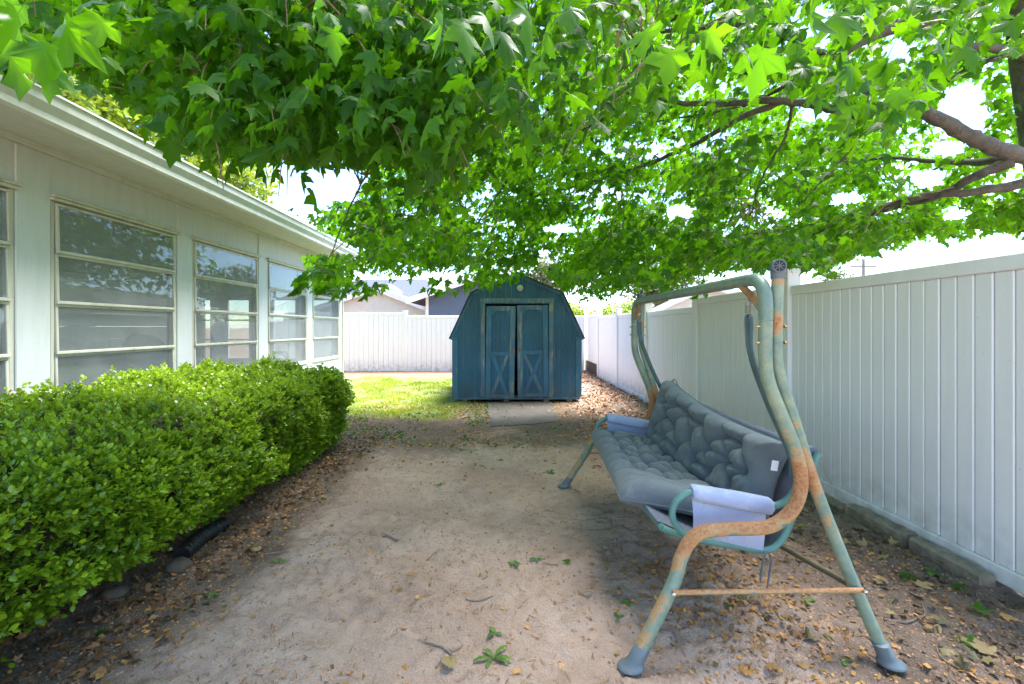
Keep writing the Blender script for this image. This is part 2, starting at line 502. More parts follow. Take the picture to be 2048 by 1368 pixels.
class MB:
    def __init__(s):
        s.v, s.f, s.c = [], [], []

    def add(s, vs_, fs, c=None):
        o = len(s.v)
        s.v += [tuple(p) for p in vs_]
        s.f += [tuple(i + o for i in f) for f in fs]
        if c is not None:
            s.c += list(c)
        return s

    def box(s, lo, hi, b=0.0, rot=None, pivot=None):
        x0, y0, z0 = lo
        x1, y1, z1 = hi
        if b <= 0:
            V = [(x, y, z) for z in (z0, z1) for y in (y0, y1) for x in (x0, x1)]
            F = [(0, 2, 3, 1), (4, 5, 7, 6), (0, 1, 5, 4), (2, 6, 7, 3), (0, 4, 6, 2), (1, 3, 7, 5)]
        else:
            b = min(b, (x1 - x0) * .45, (y1 - y0) * .45, (z1 - z0) * .45)
            V, idx = [], {}
            for ix, (X, sx) in enumerate(((x0, 1), (x1, -1))):
                for iy, (Y, sy) in enumerate(((y0, 1), (y1, -1))):
                    for iz, (Z, sz) in enumerate(((z0, 1), (z1, -1))):
                        for ax in range(3):
                            p = [X + sx * b, Y + sy * b, Z + sz * b]
                            p[ax] = (X, Y, Z)[ax]
                            idx[(ix, iy, iz, ax)] = len(V)
                            V.append(tuple(p))
            F = []
            for ax in range(3):
                u, w_ = [(1, 2), (0, 2), (0, 1)][ax]
                for sd in (0, 1):
                    q = []
                    for a, c in ((0, 0), (1, 0), (1, 1), (0, 1)):
                        k = [0, 0, 0]
                        k[ax], k[u], k[w_] = sd, a, c
                        q.append(idx[tuple(k) + (ax,)])
                    F.append(tuple(q))
            for ax in range(3):
                u, w_ = [(1, 2), (0, 2), (0, 1)][ax]
                for a in (0, 1):
                    for c in (0, 1):
                        k0, k1 = [0, 0, 0], [0, 0, 0]
                        k0[u], k0[w_], k1[u], k1[w_] = a, c, a, c
                        k1[ax] = 1
                        F.append((idx[tuple(k0) + (u,)], idx[tuple(k1) + (u,)], idx[tuple(k1) + (w_,)], idx[tuple(k0) + (w_,)]))
            for k in [(a, c, d) for a in (0, 1) for c in (0, 1) for d in (0, 1)]:
                F.append((idx[k + (0,)], idx[k + (1,)], idx[k + (2,)]))
        if rot is not None:
            pv = Vector(pivot if pivot else ((x0 + x1) / 2, (y0 + y1) / 2, (z0 + z1) / 2))
            V = [tuple(rot @ (Vector(p) - pv) + pv) for p in V]
        return s.add(V, F)

    def tube(s, pts, r, n=12, cap=True, cfun=None):
        pts = [Vector(p) for p in pts]
        rs = r if isinstance(r, (list, tuple, np.ndarray)) else [r] * len(pts)
        V, F, C = [], [], []
        t0 = (pts[1] - pts[0]).normalized()
        up = Vector((0, 0, 1)) if abs(t0.z) < 0.9 else Vector((1, 0, 0))
        nx = t0.cross(up).normalized()
        for i, p in enumerate(pts):
            a = pts[max(i - 1, 0)]
            c = pts[min(i + 1, len(pts) - 1)]
            t = (c - a).normalized()
            nx = (nx - t * nx.dot(t)).normalized()
            ny = t.cross(nx)
            for k in range(n):
                an = 2 * math.pi * k / n
                d = nx * math.cos(an) + ny * math.sin(an)
                V.append(tuple(p + d * rs[i]))
                if cfun:
                    C.append(cfun(p, d, i / (len(pts) - 1)))
        for i in range(len(pts) - 1):
            for k in range(n):
                F.append((i * n + k, i * n + (k + 1) % n, (i + 1) * n + (k + 1) % n, (i + 1) * n + k))
        if cap:
            F.append(tuple(range(n - 1, -1, -1)))
            F.append(tuple((len(pts) - 1) * n + k for k in range(n)))
        return s.add(V, F, C if cfun else None)

    def lathe(s, prof, n=20, M4=None):
        """prof [(r, z)], about local z; M4 places it"""
        V, F = [], []
        for r, z in prof:
            for k in range(n):
                a = 2 * math.pi * k / n
                V.append((r * math.cos(a), r * math.sin(a), z))
        for i in range(len(prof) - 1):
            for k in range(n):
                F.append((i * n + k, i * n + (k + 1) % n, (i + 1) * n + (k + 1) % n, (i + 1) * n + k))
        F.append(tuple(range(n - 1, -1, -1)))
        F.append(tuple((len(prof) - 1) * n + k for k in range(n)))
        if M4 is not None:
            V = [tuple(M4 @ Vector(p)) for p in V]
        return s.add(V, F)

    def prism(s, poly, axis, a, b):
        """poly of 2D points extruded along axis from a to b"""
        def P(u, v, t):
            return {'x': (t, u, v), 'y': (u, t, v), 'z': (u, v, t)}[axis]
        n = len(poly)
        V = [P(u, v, a) for u, v in poly] + [P(u, v, b) for u, v in poly]
        F = [tuple(range(n)), tuple(range(2 * n - 1, n - 1, -1))]
        F += [(k, k + n, (k + 1) % n + n, (k + 1) % n) for k in range(n)]
        return s.add(V, F)

    def build(s, name, mat, parent=None, smooth=False, cname='wear', loc=None):
        me = bpy.data.meshes.new(name)
        V = s.v
        if loc is not None:
            V = [(a - loc[0], b - loc[1], c - loc[2]) for a, b, c in s.v]
        me.from_pydata(V, [], s.f)
        me.materials.append(mat)
        if smooth:
            me.polygons.foreach_set('use_smooth', [True] * len(me.polygons))
            me.set_sharp_from_angle(angle=math.radians(48))
        if s.c:
            a = me.color_attributes.new(cname, 'FLOAT_COLOR', 'POINT')
            a.data.foreach_set('color', np.array([(c[0], c[1], c[2], 1) for c in s.c], dtype=np.float32).ravel())
        # consistent normals
        import bmesh
        bm = bmesh.new()
        bm.from_mesh(me)
        bmesh.ops.recalc_face_normals(bm, faces=bm.faces)
        bm.to_mesh(me)
        bm.free()
        o = bpy.data.objects.new(name, me)
        if loc is not None:
            o.location = loc
        return link(o, parent)


def spline(pts, n=8):
    """Catmull-Rom through pts"""
    P = [np.array(p, dtype=float) for p in pts]
    P = [2 * P[0] - P[1]] + P + [2 * P[-1] - P[-2]]
    o = []
    for i in range(1, len(P) - 2):
        for k in range(n):
            t = k / n
            a, b, c, d = P[i - 1], P[i], P[i + 1], P[i + 2]
            o.append(0.5 * ((2 * b) + (-a + c) * t + (2 * a - 5 * b + 4 * c - d) * t * t + (-a + 3 * b - 3 * c + d) * t ** 3))
    o.append(P[-2])
    return [tuple(p) for p in o]


def hash2(ix, iy, seed):
    h = (ix.astype(np.int64) * 374761393 + iy.astype(np.int64) * 668265263 + seed * 1442695041) & 0xFFFFFFFF
    h = ((h ^ (h >> 13)) * 1274126177) & 0xFFFFFFFF
    return ((h ^ (h >> 16)) & 0xFFFF) / 65535.0


def vnoise(x, y, seed=0):
    ix, iy = np.floor(x), np.floor(y)
    fx, fy = x - ix, y - iy
    fx, fy = fx * fx * (3 - 2 * fx), fy * fy * (3 - 2 * fy)
    ix, iy = ix.astype(np.int64), iy.astype(np.int64)
    a, b = hash2(ix, iy, seed), hash2(ix + 1, iy, seed)
    c, d = hash2(ix, iy + 1, seed), hash2(ix + 1, iy + 1, seed)
    return (a * (1 - fx) + b * fx) * (1 - fy) + (c * (1 - fx) + d * fx) * fy


def fbm(x, y, oct_=4, seed=0):
    s, a, t = 0, 0.5, 0
    for i in range(oct_):
        s = s + a * vnoise(x * 2 ** i, y * 2 ** i, seed + i * 17)
        t += a
        a *= 0.5
    return s / t


def sstep(a, b, x):
    t = np.clip((x - a) / (b - a), 0, 1)
    return t * t * (3 - 2 * t)


# ------------------------------------------------------------------ ground
def ground_h(x, y):
    x, y = np.asarray(x, float), np.asarray(y, float)
    near = sstep(16, 9, y) * sstep(-6, -4, x) * sstep(6, 4, x)
    h = (fbm(x * 0.8, y * 0.8, 3, 3) - 0.5) * 0.05
    h = h + (fbm(x * 4, y * 4, 4, 9) - 0.5) * 0.045
    h = h + (fbm(x * 15, y * 11, 3, 21) - 0.5) * 0.024
    sc = np.abs(fbm(x * 3.1 + 4, y * 5.3, 4, 101) - .5)
    h = h - 0.022 * sstep(.055, .0, sc) * sstep(.45, .6, fbm(x * 1.2, y * 1.2, 2, 107))
    right = sstep(1.3, 2.2, x) * sstep(3.5, 2.4, y)
    h = h + right * (fbm(x * 9, y * 9, 3, 31) - 0.42) * 0.07
    slab = sstep(-.5, -.36, x) * sstep(1.0, .86, x) * sstep(5.7, 6.3, y) * sstep(8.9, 8.6, y)
    return h * near * (1 - slab)


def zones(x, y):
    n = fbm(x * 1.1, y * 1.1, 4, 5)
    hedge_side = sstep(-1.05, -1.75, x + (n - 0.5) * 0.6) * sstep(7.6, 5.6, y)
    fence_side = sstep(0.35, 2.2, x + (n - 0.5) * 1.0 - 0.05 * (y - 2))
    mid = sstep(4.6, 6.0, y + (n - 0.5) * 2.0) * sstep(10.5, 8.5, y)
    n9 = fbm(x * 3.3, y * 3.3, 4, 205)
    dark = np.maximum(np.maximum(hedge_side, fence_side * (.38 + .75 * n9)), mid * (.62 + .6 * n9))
    g = sstep(6.2, 8.0, y + (n - 0.5) * 3.2) * sstep(-0.3, -1.1, x + (n - 0.5) * 1.0) * sstep(13.2, 12.3, y + (n - .5) * 1.4)
    red = sstep(12.0, 12.9, y + (n - .5) * 1.6) * sstep(0.5, -1.0, x)
    return np.clip(dark, 0, 1), np.clip(g, 0, 1), np.clip(red, 0, 1)


def axis(segments):
    o = []
    for a, b, st in segments:
        o.append(np.arange(a, b, st))
    o.append(np.array([segments[-1][1]]))
    return np.unique(np.concatenate(o))


gx = axis([(-500, -60, 110), (-60, -8, 13), (-8, -3, 0.5), (-3, 3.2, 0.018), (3.2, 8, 0.5), (8, 60, 13), (60, 500, 110)])
gy = axis([(-60, -4, 14), (-4, 1.2, 0.4), (1.2, 3.6, 0.017), (3.6, 6.5, 0.05), (6.5, 15, 0.14), (15, 60, 5), (60, 900, 120)])
GX, GY = np.meshgrid(gx, gy)
gz = ground_h(GX, GY)
V = np.stack([GX, GY, gz], -1).reshape(-1, 3)
nx_, ny_ = len(gx), len(gy)
I = np.arange(nx_ * ny_).reshape(ny_, nx_)
F = np.stack([I[:-1, :-1], I[:-1, 1:], I[1:, 1:], I[1:, :-1]], -1).reshape(-1, 4)
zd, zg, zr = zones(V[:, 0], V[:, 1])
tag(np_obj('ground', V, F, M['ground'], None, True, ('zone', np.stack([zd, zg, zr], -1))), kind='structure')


def gz_at(x, y):
    return float(ground_h(np.array([x]), np.array([y]))[0])


# ------------------------------------------------------------------ house with the row of windows
HX, HZ = -4.0, 2.97           # wall plane, wall top
HY0, HY1 = 0.2, 11.2
HD = -7.75                    # back wall of the sun porch
house = thing('sunroom_house', 'pale green single storey house with a row of jalousie windows and white gutter', 'house', (HX, 7, 0))


def hb(name, mat, boxes, parent=None, b=0.0):
    m = MB()
    for lo, hi in boxes:
        m.box(lo, hi, b)
    o = m.build(name, mat, None)
    o.parent = parent or house
    o.matrix_parent_inverse = Matrix.Translation((-HX, -7, 0))
    return o


def sub(o, parent):
    o.parent = parent
    return o


wins = [(0.47, 2.02), (2.22, 3.77), (4.06, 5.60), (5.87, 7.43), (7.70, 9.24), (9.48, 11.03)]
WZ0, WZ1 = 0.72, 2.52
T = 0.12
edges = [HY0] + [e for p in wins for e in p] + [HY1]
# posts between the windows, stand 12 mm proud
for a, b in zip(edges[0::2], edges[1::2]):
    hb('post', M['siding'], [((HX - T, a + 0.002, 0.0), (HX + 0.012, b - 0.002, HZ - 0.06))], b=0.006)
for a, b in wins:
    hb('upper_panel', M['siding'], [((HX - T, a, WZ1 + 0.055), (HX - 0.003, b, HZ - 0.06))])
    hb('lower_panel', M['siding'], [((HX - T, a, 0.0), (HX - 0.003, b, WZ0 - 0.05))])
hb('frieze_board', M['soffit'], [((HX - T, HY0, HZ - 0.058), (HX + 0.03, HY1, HZ))], b=0.005)
hb('corner_board', M['trim'], [((HX - T, HY1 + 0.002, 0.0), (HX + 0.035, HY1 + 0.05, HZ - 0.06))], b=0.006)
for i, (a, b) in enumerate(wins):
    # outer casing with drip hood
    wdw = hb('window', M['trim'], [
        ((HX - 0.06, a + 0.003, WZ0 - 0.045), (HX + 0.004, a + 0.040, WZ1)),
        ((HX - 0.06, b - 0.040, WZ0 - 0.045), (HX + 0.004, b - 0.003, WZ1)),
        ((HX - 0.06, a + 0.003, WZ0 - 0.048), (HX + 0.022, b - 0.003, WZ0 - 0.012)),
        ((HX - 0.06, a - 0.012, WZ1 + 0.002), (HX + 0.045, b + 0.012, WZ1 + 0.028)),
        ((HX - 0.06, a - 0.018, WZ1 + 0.030), (HX + 0.058, b + 0.018, WZ1 + 0.052)),
    ], b=0.004)
    th = (WZ1 - WZ0) / 4
    for k in range(4):
        z0, z1 = WZ0 - 0.010 + k * th, WZ0 - 0.012 + (k + 1) * th
        xo = HX - 0.004 + 0.0035 * k
        tilt = Matrix.Rotation(math.radians(-1.6), 3, 'Y')
        pv = (xo, (a + b) / 2, z1)
        m = MB()
        for lo, hi in (((xo - 0.012, a + 0.043, z0), (xo + 0.014, b - 0.043, z0 + 0.028)),
                       ((xo - 0.012, a + 0.043, z1 - 0.022), (xo + 0.010, b - 0.043, z1)),
                       ((xo - 0.012, a + 0.043, z0 + 0.029), (xo + 0.010, a + 0.068, z1 - 0.023)),
                       ((xo - 0.012, b - 0.068, z0 + 0.029), (xo + 0.010, b - 0.043, z1 - 0.023))):
            m.box(lo, hi, 0.003, tilt, pv)
        o = m.build('sash', M['trim'])
        o.parent = wdw
        o.matrix_parent_inverse = Matrix.Identity(4)
        m = MB()
        m.box((xo - 0.003, a + 0.066, z0 + 0.025), (xo + 0.001, b - 0.066, z1 - 0.020), 0, tilt, pv)
        m.build('pane', M['glass'], wdw)
    m = MB()
    m.box((HX - 0.052, a + 0.041, WZ0 - 0.01), (HX - 0.050, b - 0.041, WZ1 - 0.002))
    m.build('insect_screen', M['screen'], wdw)

# soffit, gutter, roof
HE0, HE1 = -1.0, 11.55
EX = -3.37
sp = MB()
for k in range(10):
    y0, y1 = HE0 + k * 1.255, HE0 + (k + 1) * 1.255 - 0.006
    m = MB()
    m.prism([(HX + 0.031, HZ - 0.004), (EX, HZ - 0.062), (EX, HZ - 0.048), (HX + 0.031, HZ + 0.010)], 'y', y0, y1)
    o = m.build('soffit_panel', M['soffit'])
    o.parent = house
    o.matrix_parent_inverse = Matrix.Translation((-HX, -7, 0))
m = MB()
m.prism([(EX - 0.005, 2.900), (EX + 0.012, 2.895), (EX + 0.035, 2.915), (EX + 0.040, 2.960), (EX + 0.075, 3.020),
         (EX + 0.085, 3.085), (EX + 0.098, 3.090), (EX + 0.098, 3.105), (EX + 0.080, 3.105), (EX + 0.072, 3.060), (EX, 3.00), (EX - 0.005, 3.0)], 'y', HE0, HE1)
g = m.build('gutter', M['gutter'])
g.parent = house
g.matrix_parent_inverse = Matrix.Translation((-HX, -7, 0))
m = MB()
m.prism([(EX + 0.014, 2.892), (EX + 0.038, 2.912), (EX + 0.044, 2.958), (EX + 0.079, 3.018), (EX + 0.089, 3.083), (EX + 0.102, 3.088),
         (EX + 0.102, 3.100), (EX + 0.06, 3.0), (EX + 0.0, 2.90)], 'y', 8.35, 8.40)
m.build('gutter_joint', M['gutter'], g)
m = MB()
m.prism([(EX - 0.005, 3.002), (EX + 0.045, 3.100), (EX + 0.045, 3.122), (-9.0, 4.75), (-9.0, 4.60)], 'y', HE0 - 0.05, HE1 + 0.04)
o = m.build('roof', M['shingle'])
o.parent = house
o.matrix_parent_inverse = Matrix.Translation((-HX, -7, 0))
m = MB()
m.prism([(-3.95, HZ + .02), (-9.0, HZ + .02), (-9.0, 4.58), (-3.95, 3.18)], 'y', HY1 - 0.05, HY1 + 0.04)
o = m.build('gable_wall', M['siding'])
o.parent = house
o.matrix_parent_inverse = Matrix.Translation((-HX, -7, 0))

# porch inside: floor, ceiling, back wall of lap boards, end wall with windows
hb('porch_floor', M['floor'], [((HD, HY0, 0.10), (HX - T - 0.01, HY1 - 0.06, 0.20))])
hb('porch_ceiling', M['room'], [((HD, HY0, HZ - 0.10), (HX - T - 0.01, HY1 - 0.06, HZ - 0.064))])
for k in range(11):
    hb('lap_board', M['room'], [((HD - 0.10, HY0, 0.20 + k * 0.245), (HD - 0.002 * (k % 2), HY1 - 0.06, 0.20 + k * 0.245 + 0.240))])
hb('near_end_wall', M['room'], [((HD - 0.1, HY0 - 0.1, 0.0), (HX - T, HY0 - 0.002, HZ - 0.06))])
eo = [(-7.62, -7.15), (-6.72, -6.22), (-5.62, -5.10), (-4.70, -4.22)]
xs = [HD - 0.1] + [q for p in eo for q in p] + [HX - T - 0.002]
EW0, EW1 = 0.62, 2.10
for a, b in zip(xs[0::2], xs[1::2]):
    hb('end_wall_pier', M['room'], [((a, HY1 - 0.055, 0.0), (b, HY1 - 0.001, HZ - 0.06))])
for a, b in eo:
    hb('end_wall_panel', M['room'], [((a + .001, HY1 - 0.050, 0.0), (b - .001, HY1 - 0.006, EW0)), ((a + .001, HY1 - 0.050, EW1), (b - .001, HY1 - 0.006, HZ - 0.06))])
    e = hb('end_window', M['whitep'], [((a + .002, HY1 - 0.045, z), (b - .002, HY1 - 0.012, z + 0.035)) for z in (EW0 + .002, 1.09, 1.56, EW1 - .037)])
    m = MB()
    m.box((a + .002, HY1 - 0.030, EW0 + 0.03), (b - .002, HY1 - 0.026, EW1 - 0.03))
    m.build('pane', M['glass'], e)

# porch furniture
sofa = thing('sofa', 'charcoal covered sofa inside behind the widest near window', 'sofa', (-5.7, 6.6, 0.2))
for nm, lo, hi, r in (('seat', (-.45, -1.2, 0.0), (.35, 1.2, 0.48), 0.06), ('backrest', (-.50, -1.25, 0.40), (-.2, 1.25, 0.86), 0.10),
                      ('armrest', (-.45, -1.42, 0.0), (.35, -1.21, 0.70), 0.07), ('armrest', (-.45, 1.21, 0.0), (.35, 1.42, 0.70), 0.07)):
    MB().box(lo, hi, r).build(nm, M['charcoal'], sofa)
pil = MB()
pil.lathe([(0.02, 0), (0.22, 0.03), (0.30, 0.09), (0.25, 0.16), (0.04, 0.19)], 16, Matrix.Rotation(math.radians(70), 4, 'Y') @ Matrix.Diagonal((1, 1.5, 1, 1)))
po = pil.build('throw_cushion', M['charcoal'], None, True)
po.location = (-5.85, 7.4, 1.0)
tag(po, 'dark cushion slumped on the charcoal sofa indoors', 'cushion')

fan = thing('pedestal_fan', 'round white pedestal fan standing indoors behind the sofa', 'fan', (-6.62, 7.2, 0.2))
m = MB()
m.lathe([(0.20, 0), (0.20, 0.03), (0.03, 0.06), (0.018, 0.10), (0.018, 0.80), (0.03, 0.82)], 16)
m.build('stand', M['fanw'], fan, True)
RF = Matrix.Translation((0, 0, 0.92)) @ Matrix.Rotation(math.radians(35), 4, 'Z') @ Matrix.Rotation(math.radians(90), 4, 'X')
m = MB()
m.lathe([(0.05, -0.06), (0.06, 0.0), (0.05, 0.03)], 14, RF)
m.build('motor', M['fanw'], fan, True)
for rr in (0.34, 0.25, 0.16):
    m = MB()
    m.tube([tuple(RF @ Vector((rr * math.cos(a), rr * math.sin(a), 0.05 - rr * 0.1))) for a in np.linspace(0, 2 * math.pi, 33)], 0.007 if rr > .3 else 0.004, 6, False)
    m.build('guard_ring', M['fanw'], fan, True)
for k in range(4):
    a0 = k * math.pi / 2
    poly = [(0.05, -0.02), (0.12, -0.09), (0.27, -0.12), (0.30, 0.02), (0.14, 0.05)]
    m = MB()
    V8 = [RF @ Vector((x * math.cos(a0) - y * math.sin(a0), x * math.sin(a0) + y * math.cos(a0), z + y * 0.3)) for z in (0, 0.004) for x, y in poly]
    m.add(V8, [(0, 1, 2, 3, 4), (9, 8, 7, 6, 5)] + [(i, (i + 1) % 5, (i + 1) % 5 + 5, i + 5) for i in range(5)])
    m.build('blade', M['fanw'], fan)

chair = thing('patio_chair', 'grey metal patio chair with curved arms inside the porch', 'chair', (-4.9, 9.6, 0.2), math.radians(20))
for s_ in (-1, 1):
    m = MB()
    m.tube(spline([(0.28, s_ * .28, 0), (0.30, s_ * .28, 0.45), (0.27, s_ * .28, 0.64), (0.12, s_ * .28, 0.68), (-.22, s_ * .28, 0.62), (-.25, s_ * .28, 0.42), (-.28, s_ * .28, 0.0)], 5), 0.018, 8)
    m.build('arm_frame', M['plastic'], chair, True)
MB().box((-.25, -.26, .40), (.28, .26, .44), .01).build('seat', M['plastic'], chair)
MB().box((-.30, -.26, .46), (-.26, .26, .92), .01).build('backrest', M['plastic'], chair)
m = MB()

# ------------------------------------------------------------------ white fences
FX = 2.655        # fence face towards the yard
posts_y = [2.06, 4.24, 6.28, 8.50, 10.70, 12.90, 14.95]
tops = [1.785, 1.80, 1.69, 1.70, 1.71, 1.78]
bots = [0.035, 0.03, 0.0, -0.01, -0.01, 0.34]
PT = [1.90, 1.935, 1.93, 1.86, 1.84, 1.86, 1.88]
fence = thing('vinyl_fence', 'long white vinyl privacy fence behind the garden swing running to the back', 'fence', (FX, 8, 0))


def fb(m, name, mat, parent, org):
    o = m.build(name, mat)
    o.parent = parent
    o.matrix_parent_inverse = Matrix.Translation((-org[0], -org[1], -org[2]))
    return o


def post(parent, org, x, y, zt):
    h = 0.0635
    m = MB()
    m.box((x - h, y - h, -0.05), (x + h, y + h, zt), 0.006)
    m.box((x - h - .006, y - h - .006, zt - 0.025), (x + h + .006, y + h + .006, zt + 0.008), 0.004)
    fb(m, 'post', M['vinyl'], parent, org)


o3 = (FX, 8, 0)
for y, zt in zip(posts_y, PT):
    post(fence, o3, FX + 0.0635 - 0.035, y, zt)
for i in range(6):
    y0, y1 = posts_y[i] + 0.066, posts_y[i + 1] - 0.066
    zt, zb = tops[i], bots[i]
    fb(MB().box((FX - 0.012, y0, zt - 0.085), (FX + 0.045, y1, zt), 0.006), 'top_rail', M['vinyl'], fence, o3)
    fb(MB().box((FX - 0.012, y0, zb), (FX + 0.045, y1, zb + 0.09), 0.006), 'bottom_rail', M['vinyl'], fence, o3)
    fb(MB().box((FX + 0.014, y0 + .002, zb + 0.091), (FX + 0.030, y1 - .002, zt - 0.086)), 'backing_web', M['vinyl'], fence, o3)
    n = round((y1 - y0) / 0.105)
    pw = (y1 - y0) / n
    for k in range(n):
        a = y0 + k * pw
        dx = rng.uniform(-0.0012, 0.0012)
        fb(MB().box((FX + dx, a + 0.0025, zb + 0.0905), (FX + 0.0135, a + pw - 0.0025, zt - 0.0855), 0.0065), 'plank', M['vinyl'], fence, o3)

BY = 14.55
bfence = thing('vinyl_fence', 'white vinyl fence closing the far end of the yard behind the shed', 'fence', (-1, BY, 0))
ob = (-1, BY, 0)
bx = [-7.4, -5.33, -3.18, 0.0 - 1.05, 1.0, 2.60]
btop = [1.88, 1.88, 1.78, 1.78, 1.78]
bx[2] = -3.18
for x, zt in zip(bx[:-1], [1.93, 1.93, 1.93, 1.85, 1.85]):
    post(bfence, ob, x, BY + 0.04, zt)
for i in range(5):
    x0, x1 = bx[i] + 0.066, bx[i + 1] - 0.066
    zt, zb = btop[i], (0.0 if i < 2 else -0.06)
    fb(MB().box((x0, BY - 0.012, zt - 0.085), (x1, BY + 0.045, zt), 0.006), 'top_rail', M['vinyl'], bfence, ob)
    fb(MB().box((x0, BY - 0.012, zb), (x1, BY + 0.045, zb + 0.09), 0.006), 'bottom_rail', M['vinyl'], bfence, ob)
    fb(MB().box((x0 + .002, BY + 0.014, zb + 0.091), (x1 - .002, BY + 0.030, zt - 0.086)), 'backing_web', M['vinyl'], bfence, ob)
    n = round((x1 - x0) / 0.15)
    pw = (x1 - x0) / n
    for k in range(n):
        a = x0 + k * pw
        fb(MB().box((a + 0.003, BY, zb + 0.0905), (a + pw - 0.003, BY + 0.0135, zt - 0.0855), 0.0065), 'plank', M['vinyl'], bfence, ob)

# stones and kerb blocks at the fence foot
m = MB()
m.box((FX + 0.0, 12.98, -0.1), (FX + 0.12, 14.86, 0.335), 0.02)
o = m.build('retaining_stone', M['stone'])
tag(o, 'low rough stone retaining slab under the far fence panel', 'stone slab')


def kerb(y0, y1, x0, zt, label, tilt):
    m = MB()
    N = 10
    V, F = [], []
    prof = [(-.045, -.12), (-.045, zt - .014), (-.030, zt), (.030, zt + .004), (.043, zt - .012), (.043, -.12)]
    for i in range(N + 1):
        t = i / N
        y = y0 + (y1 - y0) * t
        for j, (a, z) in enumerate(prof):
            V.append((x0 + tilt * (t - .5) + a + random.uniform(-.003, .003), y, z + (random.uniform(-.006, .004) if z > 0 else 0)))
    k = len(prof)
    for i in range(N):
        for j in range(k - 1):
            F.append((i * k + j, i * k + j + 1, (i + 1) * k + j + 1, (i + 1) * k + j))
    F.append(tuple(range(k)))
    F.append(tuple(N * k + j for j in range(k - 1, -1, -1)))
    m.add(V, F)
    return tag(m.build('kerb_block', M['kerb']), label, 'kerb', 'kerb blocks along the fence foot')


kerb(2.39, 2.83, 2.585, 0.082, 'concrete kerb block at the fence foot nearest the camera', 0.015)
kerb(2.87, 3.36, 2.590, 0.085, 'concrete kerb block at the fence foot, second one back', -0.012)
kerb(3.42, 4.12, 2.600, 0.030, 'low sunken kerb block at the fence foot behind the swing leg', 0.0)

# ------------------------------------------------------------------ shed
SY, SX = 8.57, 0.226
shed = thing('barn_shed', 'weathered blue wooden barn shed with gambrel roof and double doors ajar', 'shed', (SX, SY, 0))
HW = 1.215
EZ, KZ, PZ, KX = 1.235, 2.03, 2.40, 0.85
SD = 2.4


def roof_z(x):
    x = abs(x)
    if x >= KX:
        return EZ + (HW - x) / (HW - KX) * (KZ - EZ)
    return KZ + (KX - x) / KX * (PZ - KZ)


# backing with pale grooves
B0 = 0.09
DX0, DX1, DZ = -0.598, 0.598, 1.845     # door opening
poly = [(-HW, B0), (HW, B0), (HW, EZ), (KX, KZ), (0, PZ), (-KX, KZ), (-HW, EZ)]
m = MB()
m.prism([(-HW + .01, B0), (DX0 - .01, B0), (DX0 - .01, roof_z(DX0) - .01), (-KX, KZ - .01), (-HW + .01, EZ - .01)], 'y', 0.006, 0.03)
m.prism([(DX1 + .01, B0), (HW - .01, B0), (HW - .01, EZ - .01), (KX, KZ - .01), (DX1 + .01, roof_z(DX1) - .01)], 'y', 0.006, 0.03)
m.prism([(DX0 - .009, DZ), (DX1 + .009, DZ), (DX1 + .009, roof_z(DX1) - .01), (0, PZ - .01), (DX0 - .009, roof_z(DX0) - .01)], 'y', 0.006, 0.03)
m.build('front_backing', M['groove'], shed)
pitch = 0.1015
n = 24
for k in range(n):
    a = -HW + k * 2 * HW / n + 0.006
    b = -HW + (k + 1) * 2 * HW / n - 0.006
    za, zb = roof_z(a) - 0.004, roof_z(b) - 0.004
    lo = B0
    if b > DX0 and a < DX1:
        if a < DX0 - 0.02 or b > DX1 + 0.02:
            pass
        lo = DZ + 0.002
        if a < DX0:
            lo = DZ + .002
    m = MB()
    pts = [(a, lo), (b, lo), (b, zb)]
    if a < -KX < b or a < KX < b:
        kx = -KX if a < 0 else KX
        pts.append((kx, KZ - .004))
    if a < 0 < b:
        pts.append((0, PZ - .004))
    pts.append((a, za))
    dy = random.uniform(-0.001, 0.001)
    m.prism(pts, 'y', -0.008 + dy, 0.0055)
    m.build('plank', M['shed'], shed)
# side and back walls, floor
m = MB()
m.box((-HW, 0.031, B0), (-HW + .03, SD, EZ - .005))
m.build('side_wall', M['shed'], shed)
m = MB()
m.box((HW - .03, 0.031, B0), (HW, SD, EZ - .005))
m.build('side_wall', M['shed'], shed)
m = MB()
m.prism(poly, 'y', SD - .001, SD + .02)
m.build('back_wall', M['shed'], shed)
MB().box((-HW + .031, 0.031, B0 - .01), (HW - .031, SD - .01, B0 + .02)).build('floor', M['deadwood'], shed)
MB().box((-HW + .03, -0.015, 0.045), (HW - .03, 0.03, B0 - .002), .004).build('sill_beam', M['shed_worn'], shed)
for x in (-0.98, -0.2, 0.55, 0.99):
    MB().box((x - .05, -.02, -.06), (x + .05, SD, 0.0445), .004).build('skid', M['deadwood'], shed)
# roof: four slopes with overhang and rake edge
t_ = 0.022
segs = [((HW + .045, EZ - .050), (KX + .012, KZ + .012)), ((KX + .014, KZ + .014), (0, PZ + .018))]
for sg in (-1, 1):
    for (xa, za), (xb, zb) in segs:
        dx, dz = xb - xa, zb - za
        L = math.hypot(dx, dz)
        nx2, nz2 = -dz / L * -1, dx / L * -1
        m = MB()
        m.prism([(sg * xa, za), (sg * xb, zb), (sg * (xb + nx2 * t_), zb + nz2 * t_), (sg * (xa + nx2 * t_), za + nz2 * t_)], 'y', -0.055, SD + .06)
        m.build('roof_slope', M['shingle'], shed)
